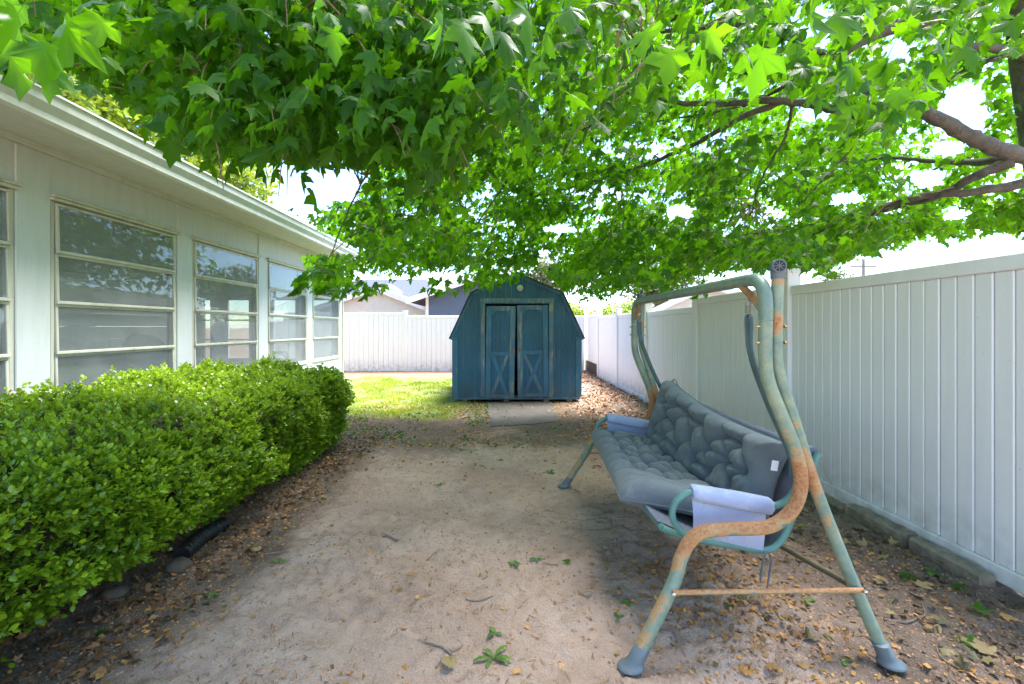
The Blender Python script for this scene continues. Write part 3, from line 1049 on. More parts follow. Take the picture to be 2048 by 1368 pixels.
# rake trim on the front edge
for sg in (-1, 1):
    for (xa, za), (xb, zb) in segs:
        dx, dz = xb - xa, zb - za
        L = math.hypot(dx, dz)
        ox, oz = -dz / L, dx / L
        w_ = 0.05
        m = MB()
        m.prism([(sg * (xa - .0), za), (sg * xb, zb - .002), (sg * (xb - abs(ox) * w_), zb - abs(oz) * w_ - .002), (sg * (xa - abs(ox) * w_), za - abs(oz) * w_)], 'y', -0.030, -0.0095)
        m.build('rake_board', M['shed_trim'], shed)
# corner boards and eave blocks
for sg in (-1, 1):
    x0, x1 = sorted((sg * (HW + .004), sg * (HW - .105)))
    MB().box((x0, -0.026, B0 + .003), (x1, -0.0092, EZ - .06), .003).build('corner_board', M['shed_trim'], shed)
    x0, x1 = sorted((sg * (HW + .02), sg * (HW - .10)))
    MB().box((x0, -0.034, EZ - .058), (x1, -0.0092, EZ - .012), .003).build('eave_block', M['shed_trim'], shed)
# door casing
MB().box((DX0 - .085, -0.028, B0 + .004), (DX0 - .002, -0.0094, DZ + .016), .004).build('door_casing', M['shed_worn'], shed)
MB().box((DX1 + .002, -0.028, B0 + .004), (DX1 + .085, -0.0094, DZ + .016), .004).build('door_casing', M['shed_worn'], shed)
MB().box((DX0 - .095, -0.030, DZ + .018), (DX1 + .095, -0.0094, DZ + .105), .004).build('door_header', M['shed_worn'], shed)


def door(sgn, ang, z0, label=None):
    """hinged at the outer edge; local x from hinge to the meeting edge"""
    wd = 0.545 if sgn > 0 else 0.582
    d = bpy.data.objects.new('door', None)
    d.empty_display_size = 0.05
    link(d, shed)
    hx = DX0 + .004 if sgn > 0 else DX1 - .004
    d.location = (hx, -0.012, z0)
    d.rotation_euler = (0, math.radians(0.9 if sgn > 0 else -0.5), -sgn * math.radians(ang))
    H = 1.72
    def X(a, b):
        return (a, b) if sgn > 0 else (-b, -a)
    def bx_(name, mat, a, b, y0, y1, z0_, z1_, bev=.003):
        p, q = X(a, b)
        MB().box((p, y0, z0_), (q, y1, z1_), bev).build(name, mat, d)
    # backing and boards
    p, q = X(0.01, wd - .01)
    MB().box((p, 0.006, 0.02), (q, 0.014, H - .01)).build('backing', M['groove'], d)
    nb = 6
    bw = (wd - .02) / nb
    for k in range(nb):
        bx_('board', M['shed'], .01 + k * bw + .004, .01 + (k + 1) * bw - .004, -0.006, 0.0058, 0.02, H - .01, .002)
    fw = 0.098
    bx_('stile', M['shed_trim'], 0, fw, -.026, -.0068, 0, H)
    bx_('stile', M['shed_worn'], wd - fw, wd, -.026, -.0068, 0, H)
    bx_('rail', M['shed_worn'], fw + .001, wd - fw - .001, -.025, -.0068, H - .085, H - .001)
    bx_('rail', M['shed_trim'], fw + .001, wd - fw - .001, -.025, -.0068, 0.80, 0.875)
    bx_('rail', M['shed_worn'], fw + .001, wd - fw - .001, -.025, -.0068, 0.001, 0.075)
    # corner gussets of the arched upper panel
    for xx, dr in ((fw + .002, 1), (wd - fw - .002, -1)):
        tri = [(xx, H - .087), (xx + dr * .10, H - .087), (xx + dr * .065, H - .105), (xx, H - .19)]
        tri = [((u if sgn > 0 else -u), v) for u, v in tri]
        m = MB()
        m.prism(tri, 'y', -.023, -.0068)
        m.build('corner_gusset', M['shed_trim'], d)
    # the crossed braces
    x0, x1, za, zb = fw + .002, wd - fw - .002, .078, .797
    hw = 0.040
    dgl = math.hypot(x1 - x0, zb - za)
    ox, oz = (zb - za) / dgl * hw, (x1 - x0) / dgl * hw
    for flip, (ya, yb), mt in ((False, (-.022, -.0069), 'shed_worn'), (True, (-.0245, -.0221), 'shed_trim')):
        pts = [(x0, za), (x0 + 2 * ox, za), (x1, zb), (x1 - 2 * ox, zb)]
        if flip:
            pts = [(x1 - (u - x0), v) for u, v in pts]
        if flip:
            ya, yb = -.0255, -.0070
            # the top brace, lapped over the first
            ya, yb = -.0300, -.0225
        pts = [((u if sgn > 0 else -u), v) for u, v in pts]
        m = MB()
        m.prism(pts, 'y', ya, yb)
        m.build('cross_brace', M[mt], d)
    bx_('latch_plate', M['deadwood'], wd - .062, wd - .03, -.033, -.0265, .86, .93, .002)
    return d


door(1, 9, 0.082)
door(-1, 2.5, 0.10)
m = MB()
m.lathe([(0.058, 0), (0.060, 0.012), (0.052, 0.030), (0.030, 0.044), (0.004, 0.048)], 20,
        Matrix.Translation((0.055, -0.009, 2.145)) @ Matrix.Rotation(math.radians(90), 4, 'X'))
m.build('round_light', M['pale_leaf'] if False else M['fanw'], shed, True)  # the round light over the shed doors, modelled unlit

# ramp slab before the shed doors
m = MB()
cs = [(-0.345, 8.50), (0.85, 8.52), (0.84, 8.0), (0.80, 7.5), (0.815, 7.1), (0.765, 6.72), (0.60, 6.66), (0.45, 6.57), (0.22, 6.53), (0.10, 6.46), (-0.02, 6.47), (-0.20, 6.42), (-0.225, 6.7), (-0.215, 6.95), (-0.27, 7.3), (-0.30, 7.7), (-0.29, 8.1)]
m.prism(cs, 'z', -0.05, 0.010)
tag(m.build('ramp_slab', M['concrete']), 'grey weathered slab lying on the soil before the shed doors', 'slab')

# ------------------------------------------------------------------ garden swing
swing = thing('garden_swing', 'rusty green steel garden swing frame with sling seat and no canopy', 'swing', (1.1, 2.95, 0))
SO = Matrix.Translation((-1.1, -2.95, 0))


def sw(m, name, mat, smooth=True, parent=None):
    o = m.build(name, mat, None, smooth)
    o.parent = parent or swing
    o.matrix_parent_inverse = SO if parent is None else Matrix.Identity(4)
    return o


RUST = [((0.80, 0.48), .16, .8), ((0.97, .53), .15, .75), ((1.12, .54), .12, .85), ((1.25, .62), .13, .95), ((1.28, .75), .14, .95), ((1.22, .93), .10, .55),
        ((0.64, .22), .10, .55), ((1.30, .85), .10, .6), ((1.40, .58), .14, .55), ((1.28, .98), .09, .5), ((1.19, 1.42), .06, .8), ((1.19, 1.60), .05, .6), ((1.52, .25), .15, .45), ((0.58, .1), .1, .5)]


def wear(p, d, t):
    r = 0.12
    for (cx, cz), rad, a in RUST:
        r = max(r, a * math.exp(-((p[0] - cx) ** 2 + (p[2] - cz) ** 2) / rad ** 2 / 1.2))
    up = 0.5 + 0.5 * d.z - 0.25 * d.x
    r = r * (0.55 + 0.65 * up)
    return (r, 0.75 if p[2] > 0.9 else 0.35 + 0.3 * up, 0)


def wear_soft(p, d, t):
    return (0.18 + 0.12 * d.z, 0.45, 0)


main = [(0.545, .035), (0.707, .296), (0.752, .405), (0.792, .472), (0.850, .512), (0.96, .527), (1.10, .530), (1.165, .545), (1.225, .585), (1.268, .65), (1.284, .742),
        (1.262, .86), (1.215, .98), (1.165, 1.10), (1.135, 1.195), (1.128, 1.30), (1.130, 1.43)]
rear = [(1.590, .035), (1.500, .292), (1.419, .536), (1.337, .753), (1.269, .971), (1.215, 1.135), (1.190, 1.225), (1.184, 1.30), (1.185, 1.43), (1.190, 1.625)]
YN, YF = 1.955, 3.95


def side(near):
    yb = YN if near else YF
    spl = -0.085 if near else 0.06
    def yy(z):
        return yb + spl * max(0, (0.5 - z) / 0.5)
    P = spline([(x, yy(z), z) for x, z in main], 6)
    m = MB()
    m.tube(P, 0.0285, 16, True, wear)
    sw(m, 'front_tube', M['tube'])
    P = spline([(x, yy(z) + (0.012 if near else -.012), z) for x, z in rear], 6)
    m = MB()
    m.tube(P, 0.0255, 16, True, wear)
    sw(m, 'rear_tube', M['tube'])
    m = MB()                                   # brace between the legs
    a, b = (0.700, yy(.293) - (.030 if near else -.03), .293), (1.505, yy(.293) - (.030 if near else -.03), .296)
    m.tube([a, tuple((np.array(a) + np.array(b)) / 2), b], 0.0105, 10, True, lambda p, d, t: (0.62 + .25 * d.z + .1 * math.sin(t * 9), .5, 0))
    br = sw(m, 'brace', M['tube'])
    for q in (a, b):
        m = MB()
        m.lathe([(0.009, 0), (0.009, 0.006), (0.004, 0.010)], 10, Matrix.Translation((q[0], q[1] - (.012 if near else -.012), q[2])) @ Matrix.Rotation(math.radians(90 if near else -90), 4, 'X'))
        m.build('bolt', M['zinc'], br, True)
    for (x, z), dx in ((main[0], -1), (rear[0], 1)):
        lean = -math.atan2(main[1][0] - main[0][0], main[1][1] - main[0][1]) if dx < 0 else -math.atan2(rear[1][0] - rear[0][0], rear[1][1] - rear[0][1])
        m = MB()
        Mx = Matrix.Translation((x, yy(0.03), -0.002)) @ Matrix.Rotation(-lean, 4, 'Y')
        # sleeve following the leg, flaring into a shoe on the ground
        V, F = [], []
        n = 20
        prof = [(0.048, 0.0, .75), (0.0485, 0.005, .75), (0.043, 0.011, .6), (0.0355, 0.018, .35), (0.0335, 0.030, .1), (0.0325, 0.078, 0), (0.029, 0.080, 0)]
        dirx, dirz = (main[1][0] - main[0][0], main[1][1] - main[0][1]) if dx < 0 else (rear[1][0] - rear[0][0], rear[1][1] - rear[0][1])
        for r, h, fl in prof:
            cx = x + dirx / dirz * (h - 0.03)
            for k in range(n):
                an = 2 * math.pi * k / n
                V.append((cx + r * math.cos(an) * (1.12 if fl > .3 else 1) + dx * 0.012 * fl, yy(h) + r * math.sin(an), h + (dirx / dirz * -0.35 * r * math.cos(an) if fl < .2 else 0)))
        for i in range(len(prof) - 1):
            for k in range(n):
                F.append((i * n + k, i * n + (k + 1) % n, (i + 1) * n + (k + 1) % n, (i + 1) * n + k))
        F.append(tuple(range(n)))
        F.append(tuple((len(prof) - 1) * n + k for k in range(n)))
        m.add(V, F)
        sw(m, 'foot', M['plastic'])
    # acorn nuts on the joint
    for z in (1.405, 1.335):
        for xx, dd in ((1.128 - .028, -1), (1.186 + .026, 1)):
            m = MB()
            m.lathe([(0.008, 0), (0.008, 0.006), (0.0055, 0.012), (0.001, 0.017)], 10,
                    Matrix.Translation((xx + dd * -.002, yb, z)) @ Matrix.Rotation(math.radians(90 * dd), 4, 'Y'))
            sw(m, 'acorn_nut', M['brass'])
    # grey end cap with spoked disc on the rear tube
    m = MB()
    m.lathe([(0.0285, 0), (0.030, 0.004), (0.030, 0.055), (0.027, 0.075), (0.012, 0.084)], 18, Matrix.Translation((1.190, yb + (.012 if near else -.012), 1.612)))
    cap = sw(m, 'end_cap', M['plastic'])
    Rz = Matrix.Translation((1.186, yb + (.012 if near else -.012), 1.665)) @ Matrix.Rotation(math.radians(90 if near else -90), 4, 'X') @ Matrix.Rotation(math.radians(-14), 4, 'Y')
    m = MB()
    m.lathe([(0.029, -0.01), (0.029, 0.034), (0.024, 0.036), (0.023, 0.028)], 20, Rz)
    m.build('cap_ring', M['plastic'], cap, True)
    m = MB()
    m.lathe([(0.0225, 0.025), (0.0225, 0.030)], 20, Rz)
    m.build('cap_shade_disc', M['black'], cap)  # solid black disc painting the shade inside the hollow cap
    m = MB()
    for k in range(4):
        m.box((-.0225, -.0014, .0302), (.0225, .0014, .034))
        m.v[-8:] = [tuple(Rz @ Matrix.Rotation(math.radians(45 * k), 4, 'Z') @ Vector(p)) for p in m.v[-8:]]
    m.build('cap_spokes', M['plastic'], cap)


side(True)
side(False)
# top bar with its two bent ends
tb = [(1.130, YN, 1.432), (1.130, YN, 1.50), (1.130, YN + .012, 1.56), (1.130, YN + .055, 1.602), (1.130, YN + .12, 1.617), (1.130, YN + .4, 1.620),
      (1.130, YF - .4, 1.620), (1.130, YF - .12, 1.617), (1.130, YF - .055, 1.602), (1.130, YF - .012, 1.56), (1.130, YF, 1.50), (1.130, YF, 1.432)]
m = MB()
m.tube(spline(tb, 6), 0.0292, 16, True, wear_soft)
sw(m, 'top_bar', M['tube'])
# diagonal gussets with the springs and the hanger straps of the seat
for yb, dy in ((YN, 1), (YF, -1)):
    m = MB()
    m.tube([(1.128, yb + dy * .02, 1.475), (1.128, yb + dy * .11, 1.545), (1.128, yb + dy * .21, 1.603)], 0.017, 12, True, lambda p, d, t: (.30 + .75 * math.exp(-((t - .45) / .25) ** 2), .6, 0))
    gs = sw(m, 'spring_gusset', M['tube'])
    ys = yb + dy * 0.135
    m = MB()
    N = 7 * 12
    m.tube([(1.128 + .0135 * math.cos(2 * math.pi * k / 12), ys + .0135 * math.sin(2 * math.pi * k / 12), 1.52 - .056 * k / N) for k in range(N + 1)], 0.0028, 6)
    m.tube(spline([(1.128, ys, 1.556), (1.128, ys + .010, 1.545), (1.128, ys, 1.533), (1.128, ys - .006, 1.520)], 4), 0.0028, 6)
    m.tube(spline([(1.128, ys, 1.466), (1.128, ys - .010, 1.452), (1.128, ys, 1.440), (1.128, ys + .008, 1.447)], 4), 0.0028, 6)
    sw(m, 'spring', M['zinc'])
    # strap: flattened steel, twisted towards the seat
    path = spline([(1.128, ys, 1.462), (1.130, ys, 1.40), (1.140, ys + dy * .01, 1.30), (1.175, ys + dy * .02, 1.19), (1.235, ys + dy * .025, 1.04), (1.300, ys + dy * .03, .90), (1.345, ys + dy * .03, .79), (1.35, ys + dy * .03, .70)], 6)
    V, F = [], []
    wds = np.interp(np.linspace(0, 1, len(path)), [0, .03, .12, .3, 1], [.010, .020, .021, .016, .015])
    ths = np.interp(np.linspace(0, 1, len(path)), [0, .15, .35, 1], [.004, .005, .012, .013])
    for i, p in enumerate(path):
        a, c = path[max(i - 1, 0)], path[min(i + 1, len(path) - 1)]
        t = Vector(np.array(c) - np.array(a)).normalized()
        sd = Vector((0, 1, 0)).cross(t).normalized()
        for k in range(8):
            an = 2 * math.pi * k / 8
            q = Vector(p) + sd * wds[i] * math.cos(an) + Vector((0, 1, 0)) * ths[i] * math.sin(an)
            V.append(tuple(q))
    for i in range(len(path) - 1):
        for k in range(8):
            F.append((i * 8 + k, i * 8 + (k + 1) % 8, (i + 1) * 8 + (k + 1) % 8, (i + 1) * 8 + k))
    F += [tuple(range(8)), tuple((len(path) - 1) * 8 + k for k in range(8))]
    m = MB()
    m.add(V, F)
    sw(m, 'hanger_strap', M['darktube'])
# cross stay low between the two sides
m = MB()
m.tube([(1.50, YN - .02, .285), (1.26, 2.95, .275), (1.02, YF, .28)], 0.014, 10)
sw(m, 'cross_stay', simple('olive_steel', (0.10, 0.085, 0.045), 0.6, 0.25, 12))

# seat cradle
SN, SF = 2.12, 3.80
for ys, dy in ((SN, 1), (SF, -1)):
    low = [(0.735, .462), (0.81, .430), (0.913, .403), (1.109, .370), (1.20, .352), (1.255, .362), (1.305, .408), (1.345, .49), (1.385, .60), (1.44, .73), (1.475, .81)]
    m = MB()
    m.tube(spline([(x, ys, z) for x, z in low], 5), 0.0155, 12)
    cr_ = sw(m, 'cradle_tube', M['teal'])
    arm = [(0.885, .420), (0.815, .455), (0.775, .520), (0.785, .585), (0.835, .630), (0.90, .635), (1.08, .595), (1.23, .572), (1.31, .600), (1.352, .665), (1.37, .75)]
    ya = ys - dy * 0.028
    m = MB()
    m.tube(spline([(x, ya, z) for x, z in arm], 5), 0.0155, 12)
    sw(m, 'armrest', M['teal'])
    # padded sleeve: soft tube with gathered ends
    N, K = 26, 22
    V, F = [], []
    for i in range(N + 1):
        t = i / N
        x = 0.862 + (1.235 - .862) * t
        z = 0.636 - (0.636 - .573) * t
        r = 0.0385 + 0.0030 * math.sin(t * 3.1)
        for k in range(K):
            an = 2 * math.pi * k / K
            rr = r * (1 + 0.05 * math.sin(an * 3 + t * 4) + 0.03 * math.sin(an * 7 + 9 * t))
            if i in (0, N):
                rr *= 0.80 + 0.12 * math.sin(an * 6)
            V.append((x, ya + rr * math.sin(an) * .95, z + rr * math.cos(an) + (0.010 * max(0, math.cos(an)) * 0)))
    for i in range(N):
        for k in range(K):
            F.append((i * K + k, i * K + (k + 1) % K, (i + 1) * K + (k + 1) % K, (i + 1) * K + k))
    F += [tuple(range(K)), tuple(N * K + k for k in range(K))]
    m = MB()
    m.add(V, F)
    sv = sw(m, 'arm_sleeve', M['blue'])
    # cloth side panel from the sleeve to the cradle tube
    NU, NVV = 22, 14
    V, F = [], []
    for s_ in (0, 1):
        for i in range(NU + 1):
            for j in range(NVV + 1):
                u, v = i / NU, j / NVV
                xt, zt = 0.862 + (1.205 - .862) * u, 0.618 - .055 * u
                xb, zb = 0.872 + (1.205 - .872) * u, 0.440 - .085 * u
                x, z = xt + (xb - xt) * v, zt + (zb - zt) * v
                bul = -dy * (0.006 + 0.010 * math.sin(v * math.pi) + 0.004 * math.sin(u * 9 + v * 3)) + (dy * .018) * v
                V.append((x, ya + bul + s_ * 0.003 * dy, z))
    n1 = (NU + 1) * (NVV + 1)
    for s_ in (0, 1):
        for i in range(NU):
            for j in range(NVV):
                a = s_ * n1 + i * (NVV + 1) + j
                F.append((a, a + 1, a + NVV + 2, a + NVV + 1))
    m = MB()
    m.add(V, F)
    sw(m, 'side_panel', M['blue'])
    if dy > 0:
        for q in (0, 1):
            m = MB()
            m.tube(spline([(1.215, ya - .016 + q * .01, .365), (1.222 - q * .035, ya - .022, .335), (1.215 - q * .04, ya - .02, .27), (1.205 - q * .03, ya - .018, .20 + q * .03)], 5), 0.0045, 6)
            m.build('tie_strap', M['sling'], sv, True)
        m = MB()
        m.lathe([(0.010, 0), (0.010, 0.006), (0.006, 0.014), (0.001, 0.02)], 12, Matrix.Translation((1.352, ya - .01, .735)) @ Matrix.Rotation(math.radians(90), 4, 'X'))
        sw(m, 'acorn_nut', M['brass'])
m = MB()
m.tube([(0.738, SN, .460), (0.738, 2.95, .452), (0.738, SF, .460)], 0.0155, 12)
sw(m, 'front_rail', M['teal'])
m = MB()
m.tube([(1.462, SN + .02, .805), (1.466, 2.95, .792), (1.470, SF + .02, .812)], [0.027, 0.033, 0.030], 16)
sw(m, 'back_roll', M['sling'])
# sling cloth
prof = spline([(0.722, .478), (0.735, .480), (0.80, .452), (0.95, .395), (1.10, .350), (1.20, .338), (1.27, .372), (1.33, .47), (1.39, .61), (1.445, .74), (1.468, .80)], 4)
V, F = [], []
NY = 30
for s_ in (0, 1):
    for (x, z) in [(p[0], p[1]) for p in [(a[0], a[1]) for a in prof]]:
        for j in range(NY + 1):
            v = j / NY
            sag = 0.035 * math.sin(math.pi * v)
            t = (x - .72) / .75
            V.append((x + sag * .5 * max(0, t - .6), SN + .022 + (SF - SN - .044) * v, z - sag * math.sin(math.pi * min(1, max(0, t))) - s_ * .004))
n1 = len(prof) * (NY + 1)
for s_ in (0, 1):
    for i in range(len(prof) - 1):
        for j in range(NY):
            a = s_ * n1 + i * (NY + 1) + j
            F.append((a, a + 1, a + NY + 2, a + NY + 1))
m = MB()
m.add(V, F)
sw(m, 'sling', M['sling'])


# ------------------------------------------------------------------ tufted cushions
def cushion(name, label, C, thick, tu, tv, seed, nrm_hint, plain=0.0, sag=0.0, NU=150, NVV=72, ears=0.05):
    """C: corners (00, 10, 11, 01); u runs along the length (far to near)"""
    R = random.Random(seed)
    C = [np.array(c, float) for c in C]
    L = np.linalg.norm(C[1] - C[0])
    Wd = np.linalg.norm(C[3] - C[0])
    u = np.linspace(0, 1, NU + 1)
    v = np.linspace(0, 1, NVV + 1)
    U, Vv = np.meshgrid(u, v, indexing='ij')
    # pull edges in between the corners
    Ue = U + (0.5 - U) * ears * np.sin(np.pi * Vv) * (np.abs(U - .5) * 2) ** 3
    Ve = Vv + (0.5 - Vv) * ears * 1.5 * np.abs(np.sin(np.pi * U)) * (np.abs(Vv - .5) * 2) ** 3
    P = ((1 - Ue)[..., None] * (1 - Ve)[..., None] * C[0] + Ue[..., None] * (1 - Ve)[..., None] * C[1]
         + Ue[..., None] * Ve[..., None] * C[2] + (1 - Ue)[..., None] * Ve[..., None] * C[3])
    n = np.cross(C[1] - C[0], C[3] - C[0])
    n /= np.linalg.norm(n)
    if n @ np.array(nrm_hint) < 0:
        n = -n
    X, Y = U * L, Vv * Wd
    ed = np.minimum(np.minimum(U, 1 - U) * L, np.minimum(Vv, 1 - Vv) * Wd)
    puff = np.clip(ed / 0.10, 0, 1)
    puff = np.sqrt(np.clip(1 - (1 - puff) ** 2, 0, 1))
    # tufts on a staggered lattice
    T_ = []
    for i in range(tu):
        for j in range(tv):
            off = 0.5 * (j % 2)
            uu = (i + 0.55 + off) / (tu + 0.6) * (1 - plain)
            if uu > 0.97 - plain * .6:
                continue
            T_.append(((uu + R.uniform(-.012, .012)) * L, ((j + 1) / (tv + 1) + R.uniform(-.03, .03)) * Wd))
    T_ = np.array(T_)
    h = np.ones_like(X)
    dmin = np.full_like(X, 9.0)
    for a, b in T_:
        dmin = np.minimum(dmin, np.hypot(X - a, Y - b))
    cre = np.full_like(X, 9.0)
    sx_, sy_ = L / (tu + .6), Wd / (tv + 1)
    ends = [(a, b) for a, b in T_]
    for i, (a, b) in enumerate(T_):
        for j in range(i + 1, len(T_)):
            c, d = T_[j]
            dd = math.hypot(c - a, d - b)
            if dd < 1.22 * math.hypot(sx_ * .5, sy_) or (abs(d - b) < sy_ * .4 and dd < sx_ * 1.2 and R.random() < .55):
                t = np.clip(((X - a) * (c - a) + (Y - b) * (d - b)) / dd ** 2, 0, 1)
                bow = 0.014 * np.sin(np.pi * t) * R.choice((-1, 1))
                cx = a + (c - a) * t - (d - b) / dd * bow
                cy = b + (d - b) * t + (c - a) / dd * bow
                dist = np.hypot(X - cx, Y - cy)
                cre = np.minimum(cre, dist + 0.010 * np.sin(np.pi * t) * R.uniform(.2, 1.6))
    # pulls from the outermost tufts to the seams
    for a, b in T_:
        for tx, ty in ((a + R.uniform(-.05, .05), 0), (a + R.uniform(-.05, .05), Wd)):
            if min(b, Wd - b) < sy_ * 1.3 and abs(ty - b) < sy_ * 1.4:
                dd = math.hypot(tx - a, ty - b)
                t = np.clip(((X - a) * (tx - a) + (Y - b) * (ty - b)) / dd ** 2, 0, 1)
                dist = np.hypot(X - a - (tx - a) * t, Y - b - (ty - b) * t)
                cre = np.minimum(cre, dist + 0.026 * t)
    lump = fbm(X * 7 + seed, Y * 7, 3, seed) - .5
    wr = fbm(X * 26 + seed, Y * 9, 3, seed + 5) - .5
    cw = cre + (fbm(X * 30, Y * 30, 2, seed + 3) - .5) * .008
    h = puff * (1.0 - 0.52 * np.exp(-(np.maximum(cw, 0) / 0.020) ** 1.15) - 0.42 * np.exp(-(dmin / 0.034) ** 1.2) + 0.22 * lump + 0.13 * wr)
    h = np.maximum(h, 0.04)
    top = P + n * (h * thick)[..., None]
    bot = P - n * (puff * thick * 0.28)[..., None]
    S = np.sin(np.pi * U)[..., None] * np.array([0, 0, -sag])
    top, bot = top + S, bot + S
    n1 = (NU + 1) * (NVV + 1)
    VV = np.concatenate([top.reshape(-1, 3), bot.reshape(-1, 3)])
    idx = np.arange(n1).reshape(NU + 1, NVV + 1)
    F1 = np.stack([idx[:-1, :-1], idx[1:, :-1], idx[1:, 1:], idx[:-1, 1:]], -1).reshape(-1, 4)
    rim = np.concatenate([idx[:, 0], idx[-1, 1:], idx[-2::-1, -1], idx[0, -2:0:-1]])
    r2 = np.roll(rim, -1)
    F3 = np.stack([rim, r2, r2 + n1, rim + n1], -1)
    o = np_obj(name, VV, np.concatenate([F1, F1[:, ::-1] + n1, F3]), M['cushion'], None, True)
    import bmesh
    bm = bmesh.new()
    bm.from_mesh(o.data)
    bmesh.ops.recalc_face_normals(bm, faces=bm.faces)
    bm.to_mesh(o.data)
    bm.free()
    tag(o, label, 'cushion')
    pm = MB()
    rp = VV[rim]
    pm.tube([tuple(p) for p in rp[::3]] + [tuple(rp[0])], 0.0042, 6, False)
    pm.build('piping', M['cushion'], o, True)
    return o, T_ / np.array([L, Wd]), P, n


seatc, tt, Pg, nn = cushion('seat_cushion', 'slate grey tufted long cushion lying flat on the swing seat', [(0.715, 3.77, .505), (0.600, 2.36, .500), (1.215, 2.19, .425), (1.215, 3.76, .430)],
                            0.104, 6, 3, 11, (0, 0, 1), plain=0.16, sag=0.030)
backc, tt2, Pg2, nn2 = cushion('back_cushion', 'slate grey tufted long cushion propped against the swing back', [(1.405, 3.80, .950), (1.395, 2.185, .825), (1.270, 2.185, .440), (1.215, 3.74, .455)],
                               0.122, 6, 3, 23, (-1, 0, .4), plain=0.0, sag=0.035)
m = MB()
m.tube(spline([(1.405, 3.80, .950), (1.42, 3.83, .955), (1.44, 3.84, .90), (1.435, 3.83, .82)], 5), 0.004, 6)
m.tube(spline([(1.405, 3.80, .950), (1.425, 3.80, .965), (1.455, 3.80, .90), (1.45, 3.81, .84)], 5), 0.004, 6)
m.build('tie_cord', M['cushion'], backc, True)
m = MB()
Rt = Matrix.Translation((1.292, 2.16, .738)) @ Matrix.Rotation(math.radians(18), 4, 'Z') @ Matrix.Rotation(math.radians(12), 4, 'Y')
m.box((-.021, -.001, -.024), (.021, .001, .024))
m.v = [tuple(Rt @ Vector(p)) for p in m.v]
m.build('care_tag', M['tagw'], backc)

# ------------------------------------------------------------------ leaves
def maple(detail):
    if detail:
        half = [(0.13, -0.07, 0), (0.35, -0.06, 1), (0.27, 0.08, .1), (0.42, 0.12, .3), (0.57, 0.40, 1), (0.43, 0.40, .3), (0.20, 0.44, 0), (0.27, 0.64, .3), (0.14, 0.70, .3)]
    else:
        half = [(0.36, -0.06, 1), (0.27, 0.10, 0), (0.58, 0.39, 1), (0.20, 0.44, 0), (0.22, 0.66, .3)]
    outl = [(0, 0, 0)] + half + [(0, 1.0, 1)] + [(-x, y, v) for x, y, v in half[::-1]]
    V = [(0, 0.10, 1)] + outl
    n = len(outl)
    F = [(0, 1 + k, 1 + (k + 1) % n) for k in range(n)]
    V = np.array(V)
    vein = V[:, 2].copy()
    P = V.copy()
    P[:, 2] = -0.30 * np.abs(V[:, 0]) ** 1.4 - 0.16 * np.maximum(V[:, 1], 0) ** 2 + 0.05
    P[0, 2] = 0.06
    if detail:                                        # petiole
        k = len(P)
        P = np.concatenate([P, [[-.012, 0, .03], [.012, 0, .03], [.008, -.42, .14], [-.008, -.42, .14]]])
        vein = np.concatenate([vein, [1, 1, 1, 1]])
        F += [(k, k + 1, k + 2), (k, k + 2, k + 3)]
    return P.astype(np.float32), np.array(F, dtype=np.int32), vein.astype(np.float32)


def ovate(w=0.28):
    P = np.array([[0, 0, 0], [w, .4, -.03], [w * .75, .75, -.02], [0, 1, 0.03], [-w * .75, .75, -.02], [-w, .4, -.03], [0, .5, .05]], dtype=np.float32)
    F = np.array([(6, 0, 1), (6, 1, 2), (6, 2, 3), (6, 3, 4), (6, 4, 5), (6, 5, 0)], dtype=np.int32)
    return P, F, np.zeros(7, dtype=np.float32)


def quadleaf(w=0.42):
    P = np.array([[0, 0, 0], [w, .55, -.05], [0, 1, 0], [-w, .55, -.05]], dtype=np.float32)
    return P, np.array([(0, 1, 2), (0, 2, 3)], dtype=np.int32), np.zeros(4, dtype=np.float32)


def frames(axis_, roll):
    """orthonormal frames (N,3,3) with columns x, y=axis, z=normal, normal as upward as it can be, then rolled"""
    a = axis_ / np.linalg.norm(axis_, axis=1, keepdims=True)
    up = np.tile(np.array([0, 0, 1.0]), (len(a), 1))
    up[np.abs(a[:, 2]) > 0.97] = (1, 0, 0)
    x = np.cross(a, up)
    x /= np.linalg.norm(x, axis=1, keepdims=True)
    z = np.cross(x, a)
    c, s = np.cos(roll)[:, None], np.sin(roll)[:, None]
    x2 = x * c + z * s
    z2 = -x * s + z * c
    return np.stack([x2, a, z2], -1)


def scatter(tmpl, pos, R, size, tint, wscale=None):
    P, F, vein = tmpl
    N, k = len(pos), len(P)
    L = np.tile(P[None], (N, 1, 1)) * size[:, None, None]
    if wscale is not None:
        L[:, :, 0] *= wscale[:, None]
        if k > 7:                                      # every leaf curls its own way
            L[:, :, :2] += rng.normal(0, .028, (N, k, 2)) * size[:, None, None] * (np.arange(k) > 0)[None, :, None]
            L[:, :, 2] *= rng.uniform(.2, 2.6, N)[:, None]
            L[:, :, 2] += (rng.normal(0, .16, N) * size)[:, None] * np.sin(P[:, 1] * 3.3)[None] + (rng.normal(0, .22, N))[:, None] * L[:, :, 0] * P[None, :, 1]
    V = np.einsum('nij,nkj->nki', R, L) + pos[:, None, :]
    FF = (F[None] + (np.arange(N) * k)[:, None, None]).reshape(-1, 3)
    C = np.zeros((N, k, 3), dtype=np.float32)
    C[:, :, 0] = tint[:, None]
    C[:, :, 1] = vein[None]
    return V.reshape(-1, 3), FF, C.reshape(-1, 3)


MAPLE_D, MAPLE_S, OVATE, QUAD = maple(True), maple(False), ovate(), quadleaf()

# ------------------------------------------------------------------ the maple
TX, TY = 4.55, 3.4
tree = thing('maple_tree', 'large maple whose low leafy limbs spread over the whole yard', 'tree', (TX, TY, 0))


